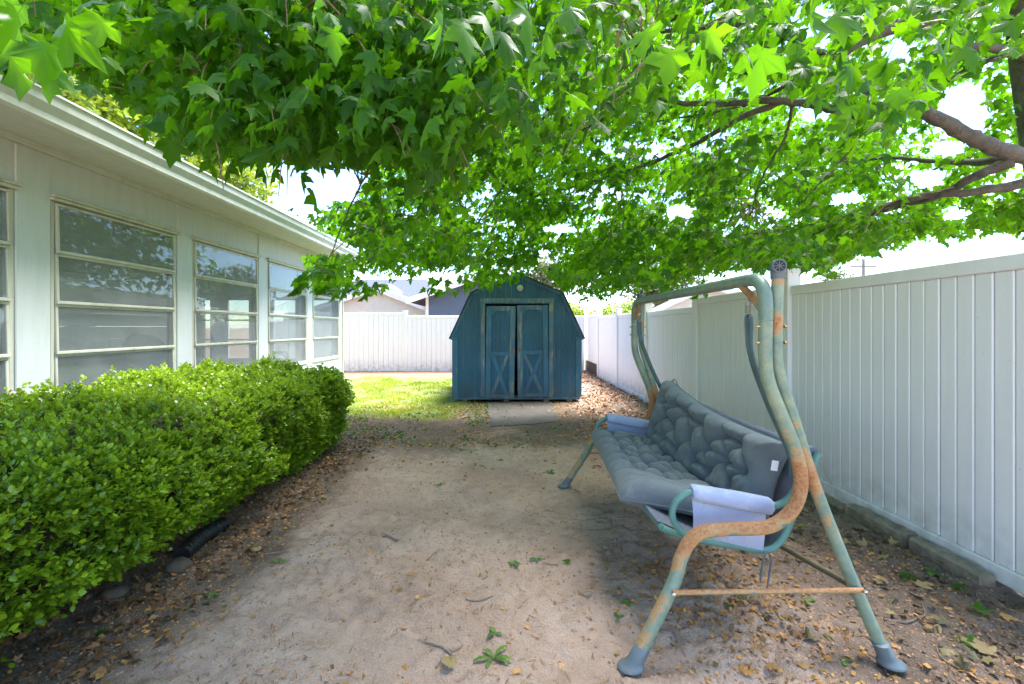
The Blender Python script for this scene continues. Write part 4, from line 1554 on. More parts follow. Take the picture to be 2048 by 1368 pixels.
def tr(m, name, mat, smooth=True):
    o = m.build(name, mat, None, smooth)
    o.parent = tree
    o.matrix_parent_inverse = Matrix.Translation((-TX, -TY, 0))
    return o


m = MB()
tp = spline([(4.62, 3.4, -.1), (4.55, 3.4, .5), (4.38, 3.4, 1.8), (4.15, 3.38, 2.9), (3.98, 3.36, 3.75), (3.84, 3.3, 4.6), (3.75, 3.3, 6.2)], 6)
m.tube(tp, list(np.interp(np.linspace(0, 1, len(tp)), [0, .1, .5, .75, 1], [.30, .22, .18, .14, .05])), 18)
tr(m, 'trunk', M['bark'])
LIMBS = []


def limb(pts, r0, r1, wob=0.012):
    P = spline([W(*p) if len(p) == 3 else p[1:] for p in pts], 7)
    P = [(p[0] + random.uniform(-wob, wob) * .4, p[1] + random.uniform(-wob, wob), p[2] + random.uniform(-wob, wob) * .4) for p in P]
    m = MB()
    rs = [r0 + (r1 - r0) * (i / (len(P) - 1)) ** .8 for i in range(len(P))]
    rs = [r * (1 + 0.07 * math.sin(i * 1.9 + r0 * 90)) for i, r in enumerate(rs)]
    m.tube(P, rs, 12)
    tr(m, 'limb', M['bark'])
    LIMBS.append(np.array(P))


limb([('w', 4.22, 3.39, 2.50), (2180, 322, 3.30), (2048, 303, 3.15), (1960, 270, 3.10), (1880, 228, 3.10), (1800, 205, 3.15), (1730, 222, 3.2), (1640, 206, 3.3), (1560, 197, 3.4), (1400, 204, 3.6), (1300, 192, 3.8), (1220, 178, 4.0)], .066, .014)
limb([(2030, 312, 3.18), (1960, 319, 3.5), (1880, 318, 3.9), (1790, 312, 4.3), (1700, 318, 4.8)], .034, .010)
limb([(2040, 318, 3.15), (1960, 350, 3.3), (1890, 388, 3.6), (1800, 412, 4.0), (1700, 440, 4.4), (1600, 480, 4.9), (1500, 510, 5.4)], .040, .008)
limb([('w', 4.30, 3.39, 2.25), (2160, 345, 3.3), (2048, 366, 3.35), (1950, 380, 3.5), (1850, 390, 3.7), (1760, 415, 4.0), (1640, 446, 4.6), (1500, 468, 5.3), (1400, 480, 6.0)], .050, .008)
limb([(1570, 199, 3.4), (1480, 235, 3.6), (1400, 282, 3.9), (1300, 325, 4.3), (1240, 345, 4.6), (1150, 372, 5.1), (1050, 400, 5.8), (960, 440, 6.4)], .026, .008)
limb([('w', 3.90, 3.34, 4.05), (1900, 20, 3.2), (1760, 60, 3.1), (1660, 108, 3.1), (1610, 80, 3.15), (1550, 54, 3.2), (1460, 46, 3.3), (1380, 55, 3.5), (1280, 60, 3.8)], .055, .014)
limb([(1690, 101, 3.1), (1620, 97, 3.0), (1570, 92, 2.9), (1480, 90, 2.8), (1400, 100, 2.7), (1290, 120, 2.5)], .016, .006)
limb([(1655, 112, 3.1), (1600, 150, 3.3), (1550, 182, 3.6), (1480, 210, 4.0), (1370, 232, 4.5), (1260, 250, 5.2)], .022, .007)
limb([('w', 4.06, 3.37, 3.40), (2048, 94, 3.3), (1960, 85, 3.2), (1900, 90, 3.2)], .045, .020)
limb([(2048, 95, 3.3), (1960, 125, 3.4), (1890, 165, 3.6), (1800, 200, 4.0), (1740, 235, 4.4)], .022, .007)
limb([(1290, 190, 3.8), (1200, 240, 4.2), (1130, 280, 4.6), (1050, 330, 5.2), (960, 370, 5.9), (860, 420, 6.4)], .018, .006)
limb([(1720, 290, 3.9), (1660, 350, 4.1), (1615, 400, 4.3)], .020, .006)
limb([(1590, 205, 3.5), (1575, 270, 3.7), (1530, 350, 3.9), (1510, 410, 4.1)], .014, .005)
limb([(1290, 60, 3.8), (1180, 80, 3.4), (1060, 105, 3.0), (930, 165, 2.7), (820, 205, 2.5), (700, 235, 2.4)], .017, .006)
limb([(1120, 85, 3.2), (900, 70, 2.6), (650, 60, 2.2), (480, -20, 1.9), (300, -60, 1.7)], .016, .007)
limb([(490, -30, 1.9), (450, 80, 2.0), (418, 150, 2.1)], .008, .004)
limb([(600, 80, 2.1), (560, 150, 2.2), (490, 250, 2.4)], .008, .004)
limb([(640, 60, 2.2), (660, 130, 2.3), (720, 215, 2.5)], .007, .004)
limb([(820, 205, 2.5), (760, 300, 3.0), (700, 420, 3.5), (660, 520, 3.8)], .010, .004)
limb([(1100, 210, 4.2), (1040, 320, 4.7), (960, 440, 5.4), (880, 540, 6.2)], .014, .005)
limb([('w', 3.6, 3.3, 4.7), ('w', 2.2, 5.0, 5.0), ('w', .6, 6.6, 4.9), ('w', -1.0, 7.6, 4.6)], .06, .015)
limb([('w', 3.6, 3.3, 4.9), ('w', 3.9, 5.6, 5.0), ('w', 4.2, 8.0, 4.6)], .06, .015)
limb([('w', 3.62, 3.3, 4.5), ('w', 1.8, 2.2, 4.2), ('w', -.2, 1.6, 3.7), ('w', -1.8, 1.5, 3.2)], .05, .012)
LP = np.concatenate(LIMBS)

# where the foliage ends, as the outline of real sprays hanging at different distances
LA = np.array([(0, 120), (120, 150), (230, 205), (300, 270), (350, 310), (480, 350), (560, 375), (640, 395), (690, 350), (780, 340), (860, 375), (900, 390), (950, 310), (1050, 300), (1150, 275), (1300, 250),
               (1380, 235), (1480, 190), (1560, 200), (1640, 250), (1700, 290), (1780, 300), (1840, 240), (1900, 170), (2048, 120), (2300, 100)], float)
LB = np.array([(560, 400), (585, 470), (612, 585), (700, 588), (745, 560), (800, 565), (870, 590), (960, 585), (1030, 566), (1062, 545), (1085, 545), (1110, 580), (1150, 606), (1210, 612), (1270, 578), (1330, 590), (1400, 555),
               (1480, 540), (1560, 545), (1650, 548), (1700, 518), (1800, 500), (1860, 480), (1900, 488), (1960, 470), (2048, 474), (2300, 470)], float)
GAPS = [(520, 370, 75, 40), (640, 372, 85, 46), (1790, 100, 40, 50), (1925, 220, 60, 65), (1900, 300, 35, 22), (1640, 228, 45, 18), (1360, 425, 40, 16), (1120, 460, 45, 10), (1640, 60, 35, 55),
        (1850, 360, 45, 22), (1990, 500, 70, 18), (1690, 400, 40, 16), (1090, 520, 18, 25), (1915, 430, 40, 20)]


def in_gap(px, py, k=1.0):
    o = np.zeros(px.shape, bool)
    for cx, cy, a, b in GAPS:
        o |= ((px - cx) / (a * k)) ** 2 + ((py - cy) / (b * k)) ** 2 < 1
    return o


def clusters_B(N):
    out = []
    while sum(len(a) for a in out) < N:
        n = 6000
        Y = 3.0 + (8.3 - 3.0) * rng.random(n) ** 0.70
        X = rng.uniform(-4.0, 6.5, n)
        Z = rng.uniform(1.75, 6.3, n)
        P = np.stack([X, Y, Z], -1)
        px, py = to_px(P)
        lim = np.interp(px, LB[:, 0], LB[:, 1]) - 14
        ok = (py < lim) & (px > 590) & (px < 2350)
        # left edge of the mid-distance sprays: open sky between them and the near drape
        ok &= ~((px < 735) & (py < 420 - (px - 600) * 0.25))
        ok &= ~in_gap(px, py)
        # umbrella: thin shell hanging lower further out from the trunk
        r = np.hypot(X - 3.6, Y - 3.4)
        under = 2.75 - 0.12 * r
        ok &= (Z > under) | ((py > 380) & (rng.random(n) < .9))
        thick = np.where(Z < under + 1.6, 1.0, 0.42)
        ok &= rng.random(n) < thick
        # keep the porch roof clear
        ok &= ~((X < -3.1) & (Z < 3.5))
        ok &= rng.random(n) < np.clip((fbm(px / 60.0, py / 42.0, 3, 77) - .30) * 3.2, 0.06, 1)
        out.append(P[ok])
    return np.concatenate(out)[:N]


def clusters_A(N):
    out = []
    while sum(len(a) for a in out) < N:
        n = 6000
        px = rng.uniform(-150, 2150, n)
        Y = rng.uniform(1.7, 3.7, n)
        py = rng.uniform(-260, 400, n)
        P = np.stack([(px - 1010) / FPX * Y, Y, CAM_H - (py - 655) / FPX * Y], -1)
        lim = np.interp(px, LA[:, 0], LA[:, 1]) - 22
        ok = (py < lim) & ~in_gap(px, py, 1.1)
        ok &= (P[:, 2] > 1.9) & ~((P[:, 0] < -3.0) & (P[:, 2] < 3.3))
        # dense mass in the upper left and centre, loose to the right
        dens = np.interp(px, [0, 250, 400, 900, 1000, 1200, 1400, 1650, 1850, 2050], [.35, .8, 1, 1, .7, .36, .24, .36, .28, .16])
        dens = dens * np.interp(py, [-200, 60, 400], [.6, 1, 1])
        ok &= rng.random(n) < dens
        out.append(P[ok])
    return np.concatenate(out)[:N]


def spray(centres, nl, rad, flat, smin, smax, droop, maskfun):
    N = len(centres)
    cnt = rng.integers(nl[0], nl[1], N)
    idx = np.repeat(np.arange(N), cnt)
    d = rng.normal(size=(len(idx), 3))
    d /= np.linalg.norm(d, axis=1, keepdims=True)
    d *= (rng.random(len(idx)) ** .45)[:, None]
    off = d * np.array([rad, rad, rad * flat])
    # sprays droop away from the trunk
    toT = centres[idx] - np.array([3.6, 3.4, 0])
    toT[:, 2] = 0
    toT /= np.linalg.norm(toT, axis=1, keepdims=True) + 1e-6
    along = (off * toT).sum(1)
    off[:, 2] -= 0.35 * np.maximum(along, 0)
    pos = centres[idx] + off
    phi = np.arctan2(off[:, 1] + toT[:, 1] * rad * .6, off[:, 0] + toT[:, 0] * rad * .6) + rng.normal(0, .7, len(idx))
    de = np.radians(rng.uniform(droop[0], droop[1], len(idx)))
    ax = np.stack([np.cos(phi) * np.cos(de), np.sin(phi) * np.cos(de), -np.sin(de)], -1)
    R = frames(ax, rng.normal(0, .45, len(idx)))
    size = rng.uniform(smin, smax, len(idx))
    mid = pos + ax * size[:, None] * .5
    ok = maskfun(mid, ax, size)
    tint = np.clip(rng.beta(1.2, 1.5, len(idx)), 0, 1)
    return pos[ok], R[ok], size[ok], tint[ok]


def mask_with(L, slack):
    def f(mid, ax, size):
        tip = mid + ax * size[:, None] * .5
        ok = np.ones(len(mid), bool)
        for Q in (mid, tip):
            px, py = to_px(Q)
            lim = np.interp(px, L[:, 0], L[:, 1]) + slack + (fbm(px / 30.0, mid[:, 1] * 1.5, 3, 15) - .56) * 70
            ok &= (py < lim) & (~in_gap(px, py, .8) | (rng.random(len(px)) < .04))
        ok &= ~((mid[:, 0] < -3.15) & (mid[:, 2] < 3.2))
        if L is LB:
            px, py = to_px(mid)
            ok &= ~((px < 715) & (py < 512) & (py > 135 + .521 * px - 10))
        ok &= mid[:, 1] > .75
        return ok
    return f


cA = clusters_A(1150)
cB = clusters_B(2450)
ex = rng.uniform(1430, 2120, 110)
ey = np.interp(ex, LB[:, 0], LB[:, 1]) - rng.uniform(12, 75, 110)
eY = rng.uniform(3.6, 6.5, 110)
cE = np.stack([(ex - 1010) / FPX * eY, eY, CAM_H - (ey - 655) / FPX * eY], -1)
cB = np.concatenate([cE[~in_gap(ex, ey)], cB])
# the rest of the crown above the picture, plus unseen clusters added for shade
n = 260
cC = np.stack([rng.uniform(-1.5, 8.0, n), rng.uniform(1.0, 9.0, n), rng.uniform(4.2, 7.5, n)], -1)
cD = np.stack([rng.uniform(-3.0, 1.0, 40), rng.uniform(1.2, 6.5, 40), rng.uniform(3.6, 6.2, 40)], -1)  # extra clusters out of view, added to shade the mid-yard
cC = np.concatenate([cC, cD])
cC = cC[(np.hypot(cC[:, 0] - 3.4, cC[:, 1] - 3.6) < 8.5) & ((to_px(cC)[1] < -40) | (cC[:, 1] < .3))]

pA = spray(cA, (8, 15), .25, .8, .055, .118, (25, 85), mask_with(LA, 0))
pB = spray(cB, (14, 26), .29, .55, .062, .108, (8, 62), mask_with(LB, 4))
pC = spray(cC, (14, 24), .40, .5, .12, .17, (5, 50), lambda mid, ax, s: (to_px(mid)[1] < -30) | (mid[:, 1] < .3))

# single big leaves hanging close to the lens: photo position, width in pixels, distance
BIG = [(45, 40, 1.00), (95, 95, .98), (165, 60, 1.05), (215, 45, 1.15), (20, 5, 1.05), (120, 150, 1.15), (30, 110, 1.2), (640, 12, 1.35), (665, 62, 1.35), (880, 28, 1.15), (925, 52, 1.02), (965, 35, 1.12), (1000, 70, 1.3), (1050, 25, 1.2),
       (1100, 55, 1.25), (1140, 20, 1.2), (1200, 40, 1.35), (1250, 75, 1.45), (1290, 55, 1.4), (1345, 95, 1.45), (1400, 90, 1.35), (1420, 55, 1.3), (1490, 100, 1.12), (1530, 95, 1.25), (1640, 10, 1.2), (1680, 30, 1.25), (1740, 20, 1.4),
       (1700, 130, 1.6), (1740, 160, 1.65), (1790, 120, 1.7), (1650, 190, 1.8), (1700, 230, 1.75), (1720, 270, 1.8), (1800, 215, 1.8), (1840, 180, 1.8), (1880, 70, 1.6), (1930, 40, 1.7), (1950, 90, 1.8),
       (610, 350, 2.0), (625, 385, 2.05), (560, 340, 2.1), (520, 330, 2.2), (650, 320, 2.0), (700, 300, 2.1), (740, 310, 2.0), (830, 360, 2.0), (905, 385, 1.95), (930, 350, 2.05), (870, 330, 2.0), (1040, 290, 2.1), (1150, 250, 2.2),
       (350, 285, 2.2), (420, 320, 2.3), (470, 330, 2.4), (300, 250, 2.1)]
bp = np.array([W(*b) for b in BIG])
nB = len(bp)
phi = rng.uniform(0, 2 * np.pi, nB)
de = np.radians(rng.uniform(55, 84, nB))
ax = np.stack([np.cos(phi) * np.cos(de), np.sin(phi) * np.cos(de), -np.sin(de)], -1)
bR = frames(ax, rng.normal(0, .5, nB))
bs = rng.uniform(.085, .135, nB)
bt = rng.uniform(.05, .8, nB)
# hanging tip spray before the porch corner and the fence
tips = [(640, 565, 3.3), (680, 575, 3.4), (625, 550, 3.2), (665, 545, 3.5), (700, 560, 3.8), (720, 575, 4.0), (760, 572, 4.2), (1385, 592, 4.6), (1390, 585, 4.7), (885, 580, 6.2), (915, 578, 6.6), (945, 572, 6.9), (975, 570, 7.0), (1000, 562, 7.2), (1025, 555, 7.3), (1045, 548, 7.4), (870, 572, 6.0), (930, 560, 6.8), (990, 552, 7.2)]
cT = np.array([W(*t) for t in tips])
pT = spray(cT, (6, 11), .14, .6, .085, .12, (20, 60), lambda mid, ax, s: to_px(mid)[1] < 596)

allp = [np.concatenate([pA[i], pB[i], pT[i]]) for i in range(4)]
dist = np.linalg.norm(allp[0] - np.array([0, 0, CAM_H]), axis=1)
px, py = to_px(allp[0] + allp[1][:, :, 1] * allp[2][:, None] * .5)
seen = (px > -20) & (px < 2068) & (py > -20) & (allp[0][:, 1] > .5)
order = np.argsort(np.where(seen, dist / allp[2], 1e6))
pick = order[:300 - nB]
rest = np.ones(len(dist), bool)
rest[pick] = False
# the largest-looking leaves, one object each
def ringed():
    P, F_, vein = MAPLE_D
    no = len(P) - 5                                    # outline points 1..no
    ctr = P[0]
    inner = ctr + (P[1:no + 1] - ctr) * .5
    def z(q):
        return -0.34 * q[:, 0] ** 2 * 1.6 - 0.06 * np.abs(q[:, 0]) - 0.16 * np.maximum(q[:, 1], 0) ** 2 + 0.05
    Q = np.concatenate([P[:no + 1], inner, P[no + 1:]])
    Q[:, 2][:2 * no + 1] = z(Q[:2 * no + 1])
    vv_ = np.concatenate([vein[:no + 1], vein[1:no + 1], vein[no + 1:]])
    Ft = []
    for k in range(no):
        a, b = 1 + k, 1 + (k + 1) % no
        c, d = a + no, b + no
        Ft += [(0, c, d), (c, a, b), (c, b, d)]
    k = 2 * no + 1
    Ft += [(k, k + 1, k + 2), (k, k + 2, k + 3)]
    return Q.astype(np.float32), np.array(Ft, np.int32), vv_.astype(np.float32)


LEAF_R = ringed()
variants = []
for k in range(14):
    P, Fm, vein = LEAF_R
    Q = P.copy()
    Q[:, 2] *= rng.uniform(.4, 2.2)
    Q[:, 0] *= rng.uniform(.85, 1.08)
    jit = rng.normal(0, .03, (20, 2))
    Q[1:21, :2] += jit
    Q[21:41, :2] += jit * .5
    Q[:, 2] += .10 * np.sin(Q[:, 1] * 4 + k) * Q[:, 0]
    C = np.zeros((len(Q), 3), np.float32)
    C[:, 0] = (k + .5) / 14
    C[:, 1] = vein
    variants.append(np_mesh('leaf', Q, Fm, M['maple'], True, ('tint', C)))
lp = np.concatenate([bp, allp[0][pick]])
lR = np.concatenate([bR, allp[1][pick]])
ls = np.concatenate([bs, allp[2][pick]])
lt = np.concatenate([bt, allp[3][pick]])
for i in range(len(lp)):
    o = bpy.data.objects.new('leaf', variants[min(13, max(0, int(lt[i] * 14 + random.uniform(-2, 2))))])
    link(o, tree)
    Mx = Matrix([list(r) for r in lR[i]]).to_4x4()
    Mx = Matrix.Translation(tuple(lp[i])) @ Mx @ Matrix.Diagonal((ls[i], ls[i], ls[i], 1))
    o.matrix_parent_inverse = Matrix.Translation((-TX, -TY, 0))
    o.matrix_basis = Mx
# the rest of the crown
near = rest & (dist < 4.4)
far = rest & ~near
S1 = scatter(MAPLE_D, allp[0][near], allp[1][near], allp[2][near], allp[3][near], rng.uniform(.8, 1.1, near.sum()))
S2 = scatter(MAPLE_S, allp[0][far], allp[1][far], allp[2][far], allp[3][far], rng.uniform(.8, 1.1, far.sum()))
S3 = scatter(MAPLE_S, pC[0], pC[1], pC[2], pC[3])
def crown(name, Ss, mat, parent, org):
    Vs, Fs, Cs, o = [], [], [], 0
    for a, b, c in Ss:
        Vs.append(a); Fs.append(b + o); Cs.append(c)
        o += len(a)
    ob_ = np_obj(name, np.concatenate(Vs), np.concatenate(Fs), mat, parent, True, ('tint', np.concatenate(Cs)))
    ob_.matrix_parent_inverse = Matrix.Translation((-org[0], -org[1], -org[2]))
    ob_['kind'] = 'stuff'
    return ob_
crown('crown', [S1, S2, S3], M['maple'], tree, (TX, TY, 0))
cW = np.array([W(755, 190, 2.45), W(745, 225, 2.5), W(765, 150, 2.4), W(400, 55, 2.2), W(795, 90, 2.4), W(1265, 55, 1.9), W(770, 245, 2.5)])
pW = spray(cW, (8, 14), .09, 1.2, .05, .085, (55, 88), lambda mid, ax, s: mid[:, 1] > .5)
crown('wilted_leaves', [scatter(MAPLE_D, pW[0], pW[1], pW[2], pW[3], rng.uniform(.3, .6, len(pW[0])))], M['pale_leaf'], tree, (TX, TY, 0))
# twigs that carry the sprays
m = MB()
for c in np.concatenate([cA[:420], cB[:900]]):
    d = np.linalg.norm(LP - c, axis=1)
    q = LP[np.argmin(d)]
    if d.min() < 0.08 or d.min() > 0.95:
        continue
    if any(in_gap(*[np.array([u]) for u in to_px(c + (q - c) * f)], 1.0)[0] for f in (.2, .5, .8)):
        continue
    mid = (c + q) / 2 + np.array([0, 0, .10 * d.min()]) + rng.normal(0, .05, 3)
    P = spline([tuple(q), tuple(mid), tuple(c), tuple(c + (c - mid) * .35 - np.array([0, 0, .06]))], 4)
    r0 = 0.0035 + 0.0025 * d.min()
    m.tube(P, list(np.linspace(r0, .0016, len(P))), 5, False)
o = tr(m, 'twigs', M['twig'])
o['kind'] = 'stuff'

# ------------------------------------------------------------------ boxwood hedge
hedge = thing('boxwood_hedge', 'clipped green boxwood hedge growing along the house under the windows', 'hedge', (-2.65, 3.2, 0))
HXa, HXb, HYa, HYb = -3.42, -1.86, 0.55, 5.42


def hedge_surface(n):
    """points and outward normals on a rounded, lumpy clipped box"""
    face = rng.choice(3, n, p=[.42, .46, .12])
    a, b = rng.random(n), rng.random(n)
    P, Nn = np.zeros((n, 3)), np.zeros((n, 3))
    k = face == 0                                   # front
    P[k] = np.stack([np.full(k.sum(), HXb), HYa + (HYb - HYa) * a[k], .05 + .78 * b[k]], -1)
    Nn[k] = (1, 0, .12)
    k = face == 1                                   # top
    P[k] = np.stack([HXa + (HXb - HXa) * b[k], HYa + (HYb - HYa) * a[k], np.full(k.sum(), .85)], -1)
    Nn[k] = (0, 0, 1)
    k = face == 2                                   # far end
    P[k] = np.stack([HXa + (HXb - HXa) * a[k], np.full(k.sum(), HYb), .05 + .78 * b[k]], -1)
    Nn[k] = (0, 1, .1)
    # round the edges
    ez = np.clip((P[:, 2] - .60) / .23, 0, 1)
    ex = np.clip((P[:, 0] - (HXb - .30)) / .30, 0, 1)
    ey = np.clip((P[:, 1] - (HYb - .35)) / .35, 0, 1)
    P[:, 0] -= .17 * ez ** 2 * (face == 0) + .10 * ey ** 2 * ex
    P[:, 1] -= .16 * ez ** 2 * (face == 2) + .22 * ex ** 2 * (face == 2)
    P[:, 2] -= (.15 * ex ** 2 + .10 * ey ** 2) * (face == 1)
    # undercut foot
    lo = np.clip((.30 - P[:, 2]) / .22, 0, 1)
    P[:, 0] -= np.interp(P[:, 1], [2.0, 3.5, 4.6], [.34, .30, .10]) * lo * (face == 0)
    Nn[:, 0] += ex * (face == 1) * 1.0
    Nn[:, 2] += ez * (face != 1) * .8
    lump = fbm(P[:, 0] * 2.3 + P[:, 2] * 1.7, P[:, 1] * 2.3 + P[:, 2] * 2.1, 3, 61) - .5
    lump2 = fbm(P[:, 0] * 7 + P[:, 2] * 6, P[:, 1] * 7 - P[:, 2] * 5, 2, 67) - .5
    Nn /= np.linalg.norm(Nn, axis=1, keepdims=True)
    P += Nn * (lump * .30 + lump2 * .16)[:, None]
    P[:, 2] += .06 * sstep(3, 5, P[:, 1]) * (P[:, 2] > .6) - .05 * sstep(-2.6, -2.0, P[:, 0]) * (P[:, 2] > .6)
    return P, Nn


nsp = 22000
hp, hn = hedge_surface(nsp)
dens = -.14 + 1.65 * fbm(hp[:, 0] * 9 + hp[:, 2] * 8, hp[:, 1] * 9 + hp[:, 2] * 5, 2, 81) * 1.2
keep = rng.random(nsp) < dens
hp, hn = hp[keep], hn[keep]
nsp = len(hp)
hp += hn * (rng.normal(-.040, .030, nsp))[:, None]
# every sprig: a short shoot with paired leaves
per = 9
idx = np.repeat(np.arange(nsp), per)
jj = np.tile(np.arange(per), nsp)
shoot = hn + rng.normal(0, .42, (nsp, 3)) + np.array([0, 0, .30])
shoot /= np.linalg.norm(shoot, axis=1, keepdims=True)
ln = rng.uniform(.035, .085, nsp) * np.where(rng.random(nsp) < .02, 2.0, 1)
t = (jj + .5) / per
lpz = hp[idx] + shoot[idx] * (ln[idx] * t)[:, None]
ang = jj * 1.9 + rng.uniform(0, 6.28, nsp)[idx] + rng.normal(0, .3, len(idx))
e1 = np.cross(shoot, np.tile([0.3, 0.8, .52], (nsp, 1)))
e1 /= np.linalg.norm(e1, axis=1, keepdims=True)
e2 = np.cross(shoot, e1)
out_ = e1[idx] * np.cos(ang)[:, None] + e2[idx] * np.sin(ang)[:, None]
ax = out_ * (1.0 - .45 * t)[:, None] + shoot[idx] * (.35 + .75 * t)[:, None]
R = frames(ax, rng.normal(0, .5, len(idx)))
sz = rng.uniform(.018, .034, len(idx)) * np.interp(lpz[:, 1], [1, 3, 5.5], [1.0, 1.05, 1.25])
young = np.clip(fbm(hp[:, 0] * 5, hp[:, 1] * 5 + hp[:, 2] * 4, 2, 91), 0, 1)
tint = np.clip(-.02 + 1.0 * t * young[idx] * 1.5 + rng.normal(0, .16, len(idx)), 0, 1)
hd = np.linalg.norm(lpz - np.array([0, 0, CAM_H]), axis=1)
px, py = to_px(lpz)
vis = (px > 0) & (px < 1000) & (py < 1368) & (lpz[:, 1] > 1.2)
score = np.where(vis & (hn[idx][:, 0] > .5), hd / sz, 1e9)
pk = np.argsort(score)[:300]
rest = np.ones(len(idx), bool)
rest[pk] = False
hv = []
for k in range(8):
    P, Fm, vein = OVATE
    Q = P.copy()
    Q[:, 0] *= rng.uniform(1.0, 1.35)
    Q[:, 2] *= rng.uniform(.5, 2.5)
    C = np.zeros((7, 3), np.float32)
    C[:, 0] = (k + .5) / 8
    hv.append(np_mesh('leaf', Q, Fm, M['box'], True, ('tint', C)))
HI = Matrix.Translation((2.65, -3.2, 0))
for i in pk:
    o = bpy.data.objects.new('leaf', hv[min(7, int(tint[i] * 8))])
    link(o, hedge)
    o.matrix_parent_inverse = HI
    o.matrix_basis = Matrix.Translation(tuple(lpz[i])) @ Matrix([list(r) for r in R[i]]).to_4x4() @ Matrix.Diagonal((sz[i], sz[i], sz[i], 1))
nearm = rest & (hd < 3.6)
farm = rest & ~nearm
crown('foliage', [scatter(OVATE, lpz[nearm], R[nearm], sz[nearm], tint[nearm], np.full(nearm.sum(), 1.15)),
                  scatter(QUAD, lpz[farm], R[farm], sz[farm], tint[farm])], M['box'], hedge, (-2.65, 3.2, 0))
# inside: woody stems from the ground and a solid core added to block light
m = MB()
for k in range(26):
    y = HYa + .3 + (HYb - HYa - .6) * (k // 2 + .5) / 13 + random.uniform(-.1, .1)
    x = -2.35 if k % 2 else -2.9
    x += random.uniform(-.1, .1)
    for q in range(3):
        m.tube(spline([(x, y, -.05), (x + random.uniform(-.1, .1), y + random.uniform(-.1, .1), .25), (x + random.uniform(-.3, .3), y + random.uniform(-.25, .25), .65)], 4), [.016, .015, .014, .013, .012, .011, .010, .009, .008], 6, False)
st = m.build('stems', M['hedgecore'], None, True)
st.parent = hedge
st.matrix_parent_inverse = HI
st['kind'] = 'stuff'
N1, N2 = 60, 24
V, F = [], []
for i in range(N1 + 1):
    y = HYa + .10 + (HYb - HYa - .30) * i / N1
    for k in range(N2):
        a = 2 * math.pi * k / N2
        cx, cz = math.cos(a), math.sin(a)
        e = 0.5
        x = -2.70 + .60 * math.copysign(abs(cx) ** e, cx)
        z = .51 + .27 * math.copysign(abs(cz) ** e, cz)
        nf = 1 + .10 * (float(vnoise(np.array([y * 4 + k]), np.array([k * 1.3]), 5)[0]) - .5)
        if i in (0, N1):
            nf *= .7
        V.append((-2.70 + (x + 2.70) * nf, y, .51 + (z - .51) * nf))
for i in range(N1):
    for k in range(N2):
        F.append((i * N2 + k, i * N2 + (k + 1) % N2, (i + 1) * N2 + (k + 1) % N2, (i + 1) * N2 + k))
F += [tuple(range(N2)), tuple(N1 * N2 + k for k in range(N2))]
m = MB()
m.add(V, F)
o = m.build('light_block_core', M['hedgecore'], None, True)  # closed brown solid added inside the leaves to stop light passing through
o.parent = hedge
o.matrix_parent_inverse = HI

# drain pipe and stone under the hedge
pts = [np.array((-1.97, 2.80, .012)), np.array((-2.00, 3.02, .018)), np.array((-1.98, 3.24, .012))]
P = spline(pts, 24)
m = MB()
m.tube(P, [0.050 + (0.006 if (i // 2) % 2 else 0) for i in range(len(P))], 16)
tag(m.build('drain_pipe', M['black'], None, True), 'black corrugated drain pipe half hidden under the hedge', 'pipe')


def rock(name, loc, r, sq, mat, label, cat, seed, group=None):
    rs = np.random.default_rng(seed)
    V, F = [], []
    n, k = 9, 14
    for i in range(n + 1):
        th = math.pi * i / n
        for j in range(k):
            ph = 2 * math.pi * j / k
            d = np.array([math.sin(th) * math.cos(ph), math.sin(th) * math.sin(ph), math.cos(th)])
            f = 1 + .28 * (float(vnoise(np.array([d[0] * 1.7 + seed]), np.array([d[1] * 1.7 + d[2] * 2.1]), seed)[0]) - .5) + rs.normal(0, .015)
            V.append(tuple(np.array(loc) + d * f * r * np.array(sq)))
    for i in range(n):
        for j in range(k):
            F.append((i * k + j, i * k + (j + 1) % k, (i + 1) * k + (j + 1) % k, (i + 1) * k + j))
    m = MB()
    m.add(V, F)
    return tag(m.build(name, mat, None, True), label, cat, group)


rock('stone', (-1.90, 2.68, .012), .070, (1.0, .8, .62), M['stone'], 'brown stone at the hedge foot beside the drain pipe', 'stone', 3)
rock('stone', (-2.05, 2.42, .008), .055, (1.1, .9, .6), M['stone'], 'brown stone half under the hedge, nearest the camera', 'stone', 8)

# ------------------------------------------------------------------ grass, litter, weeds, twigs
n = 60000
x = rng.uniform(-3.95, 0.3, n)
y = rng.uniform(6.2, 13.6, n)
d0, g0, r0 = zones(x, y)
pt = fbm(x * 3.2, y * 3.2, 3, 41)
ok = (rng.random(n) < g0 * np.clip((pt - .40) * 4.5, .03, 1)) & ~((x > -.99) & (y > 8.5)) & ~((x > -.38) & (y > 6.3))
x, y = x[ok], y[ok]
z = ground_h(x, y)
n = len(x)
phi = rng.uniform(0, 6.28, n)
de = np.radians(rng.uniform(35, 80, n))
ax = np.stack([np.cos(phi) * np.cos(de), np.sin(phi) * np.cos(de), np.sin(de)], -1)
S = scatter((np.array([[-.06, 0, 0], [.06, 0, 0], [.035, .55, .03], [0, 1, -.08], [-.035, .55, .03]], np.float32), np.array([(0, 1, 2), (0, 2, 4), (4, 2, 3)], np.int32), np.zeros(5, np.float32)),
            np.stack([x, y, z - .003], -1), frames(ax, rng.normal(0, 1, n)), rng.uniform(.030, .075, n), np.clip(rng.beta(2, 2, n) + (fbm(x, y, 2, 4) - .5), 0, 1), np.full(n, 1.6))
tag(np_obj('grass', S[0], S[1], M['grass'], None, False, ('tint', S[2])), 'patchy yellow green grass beside and before the shed', 'grass', kind='stuff')


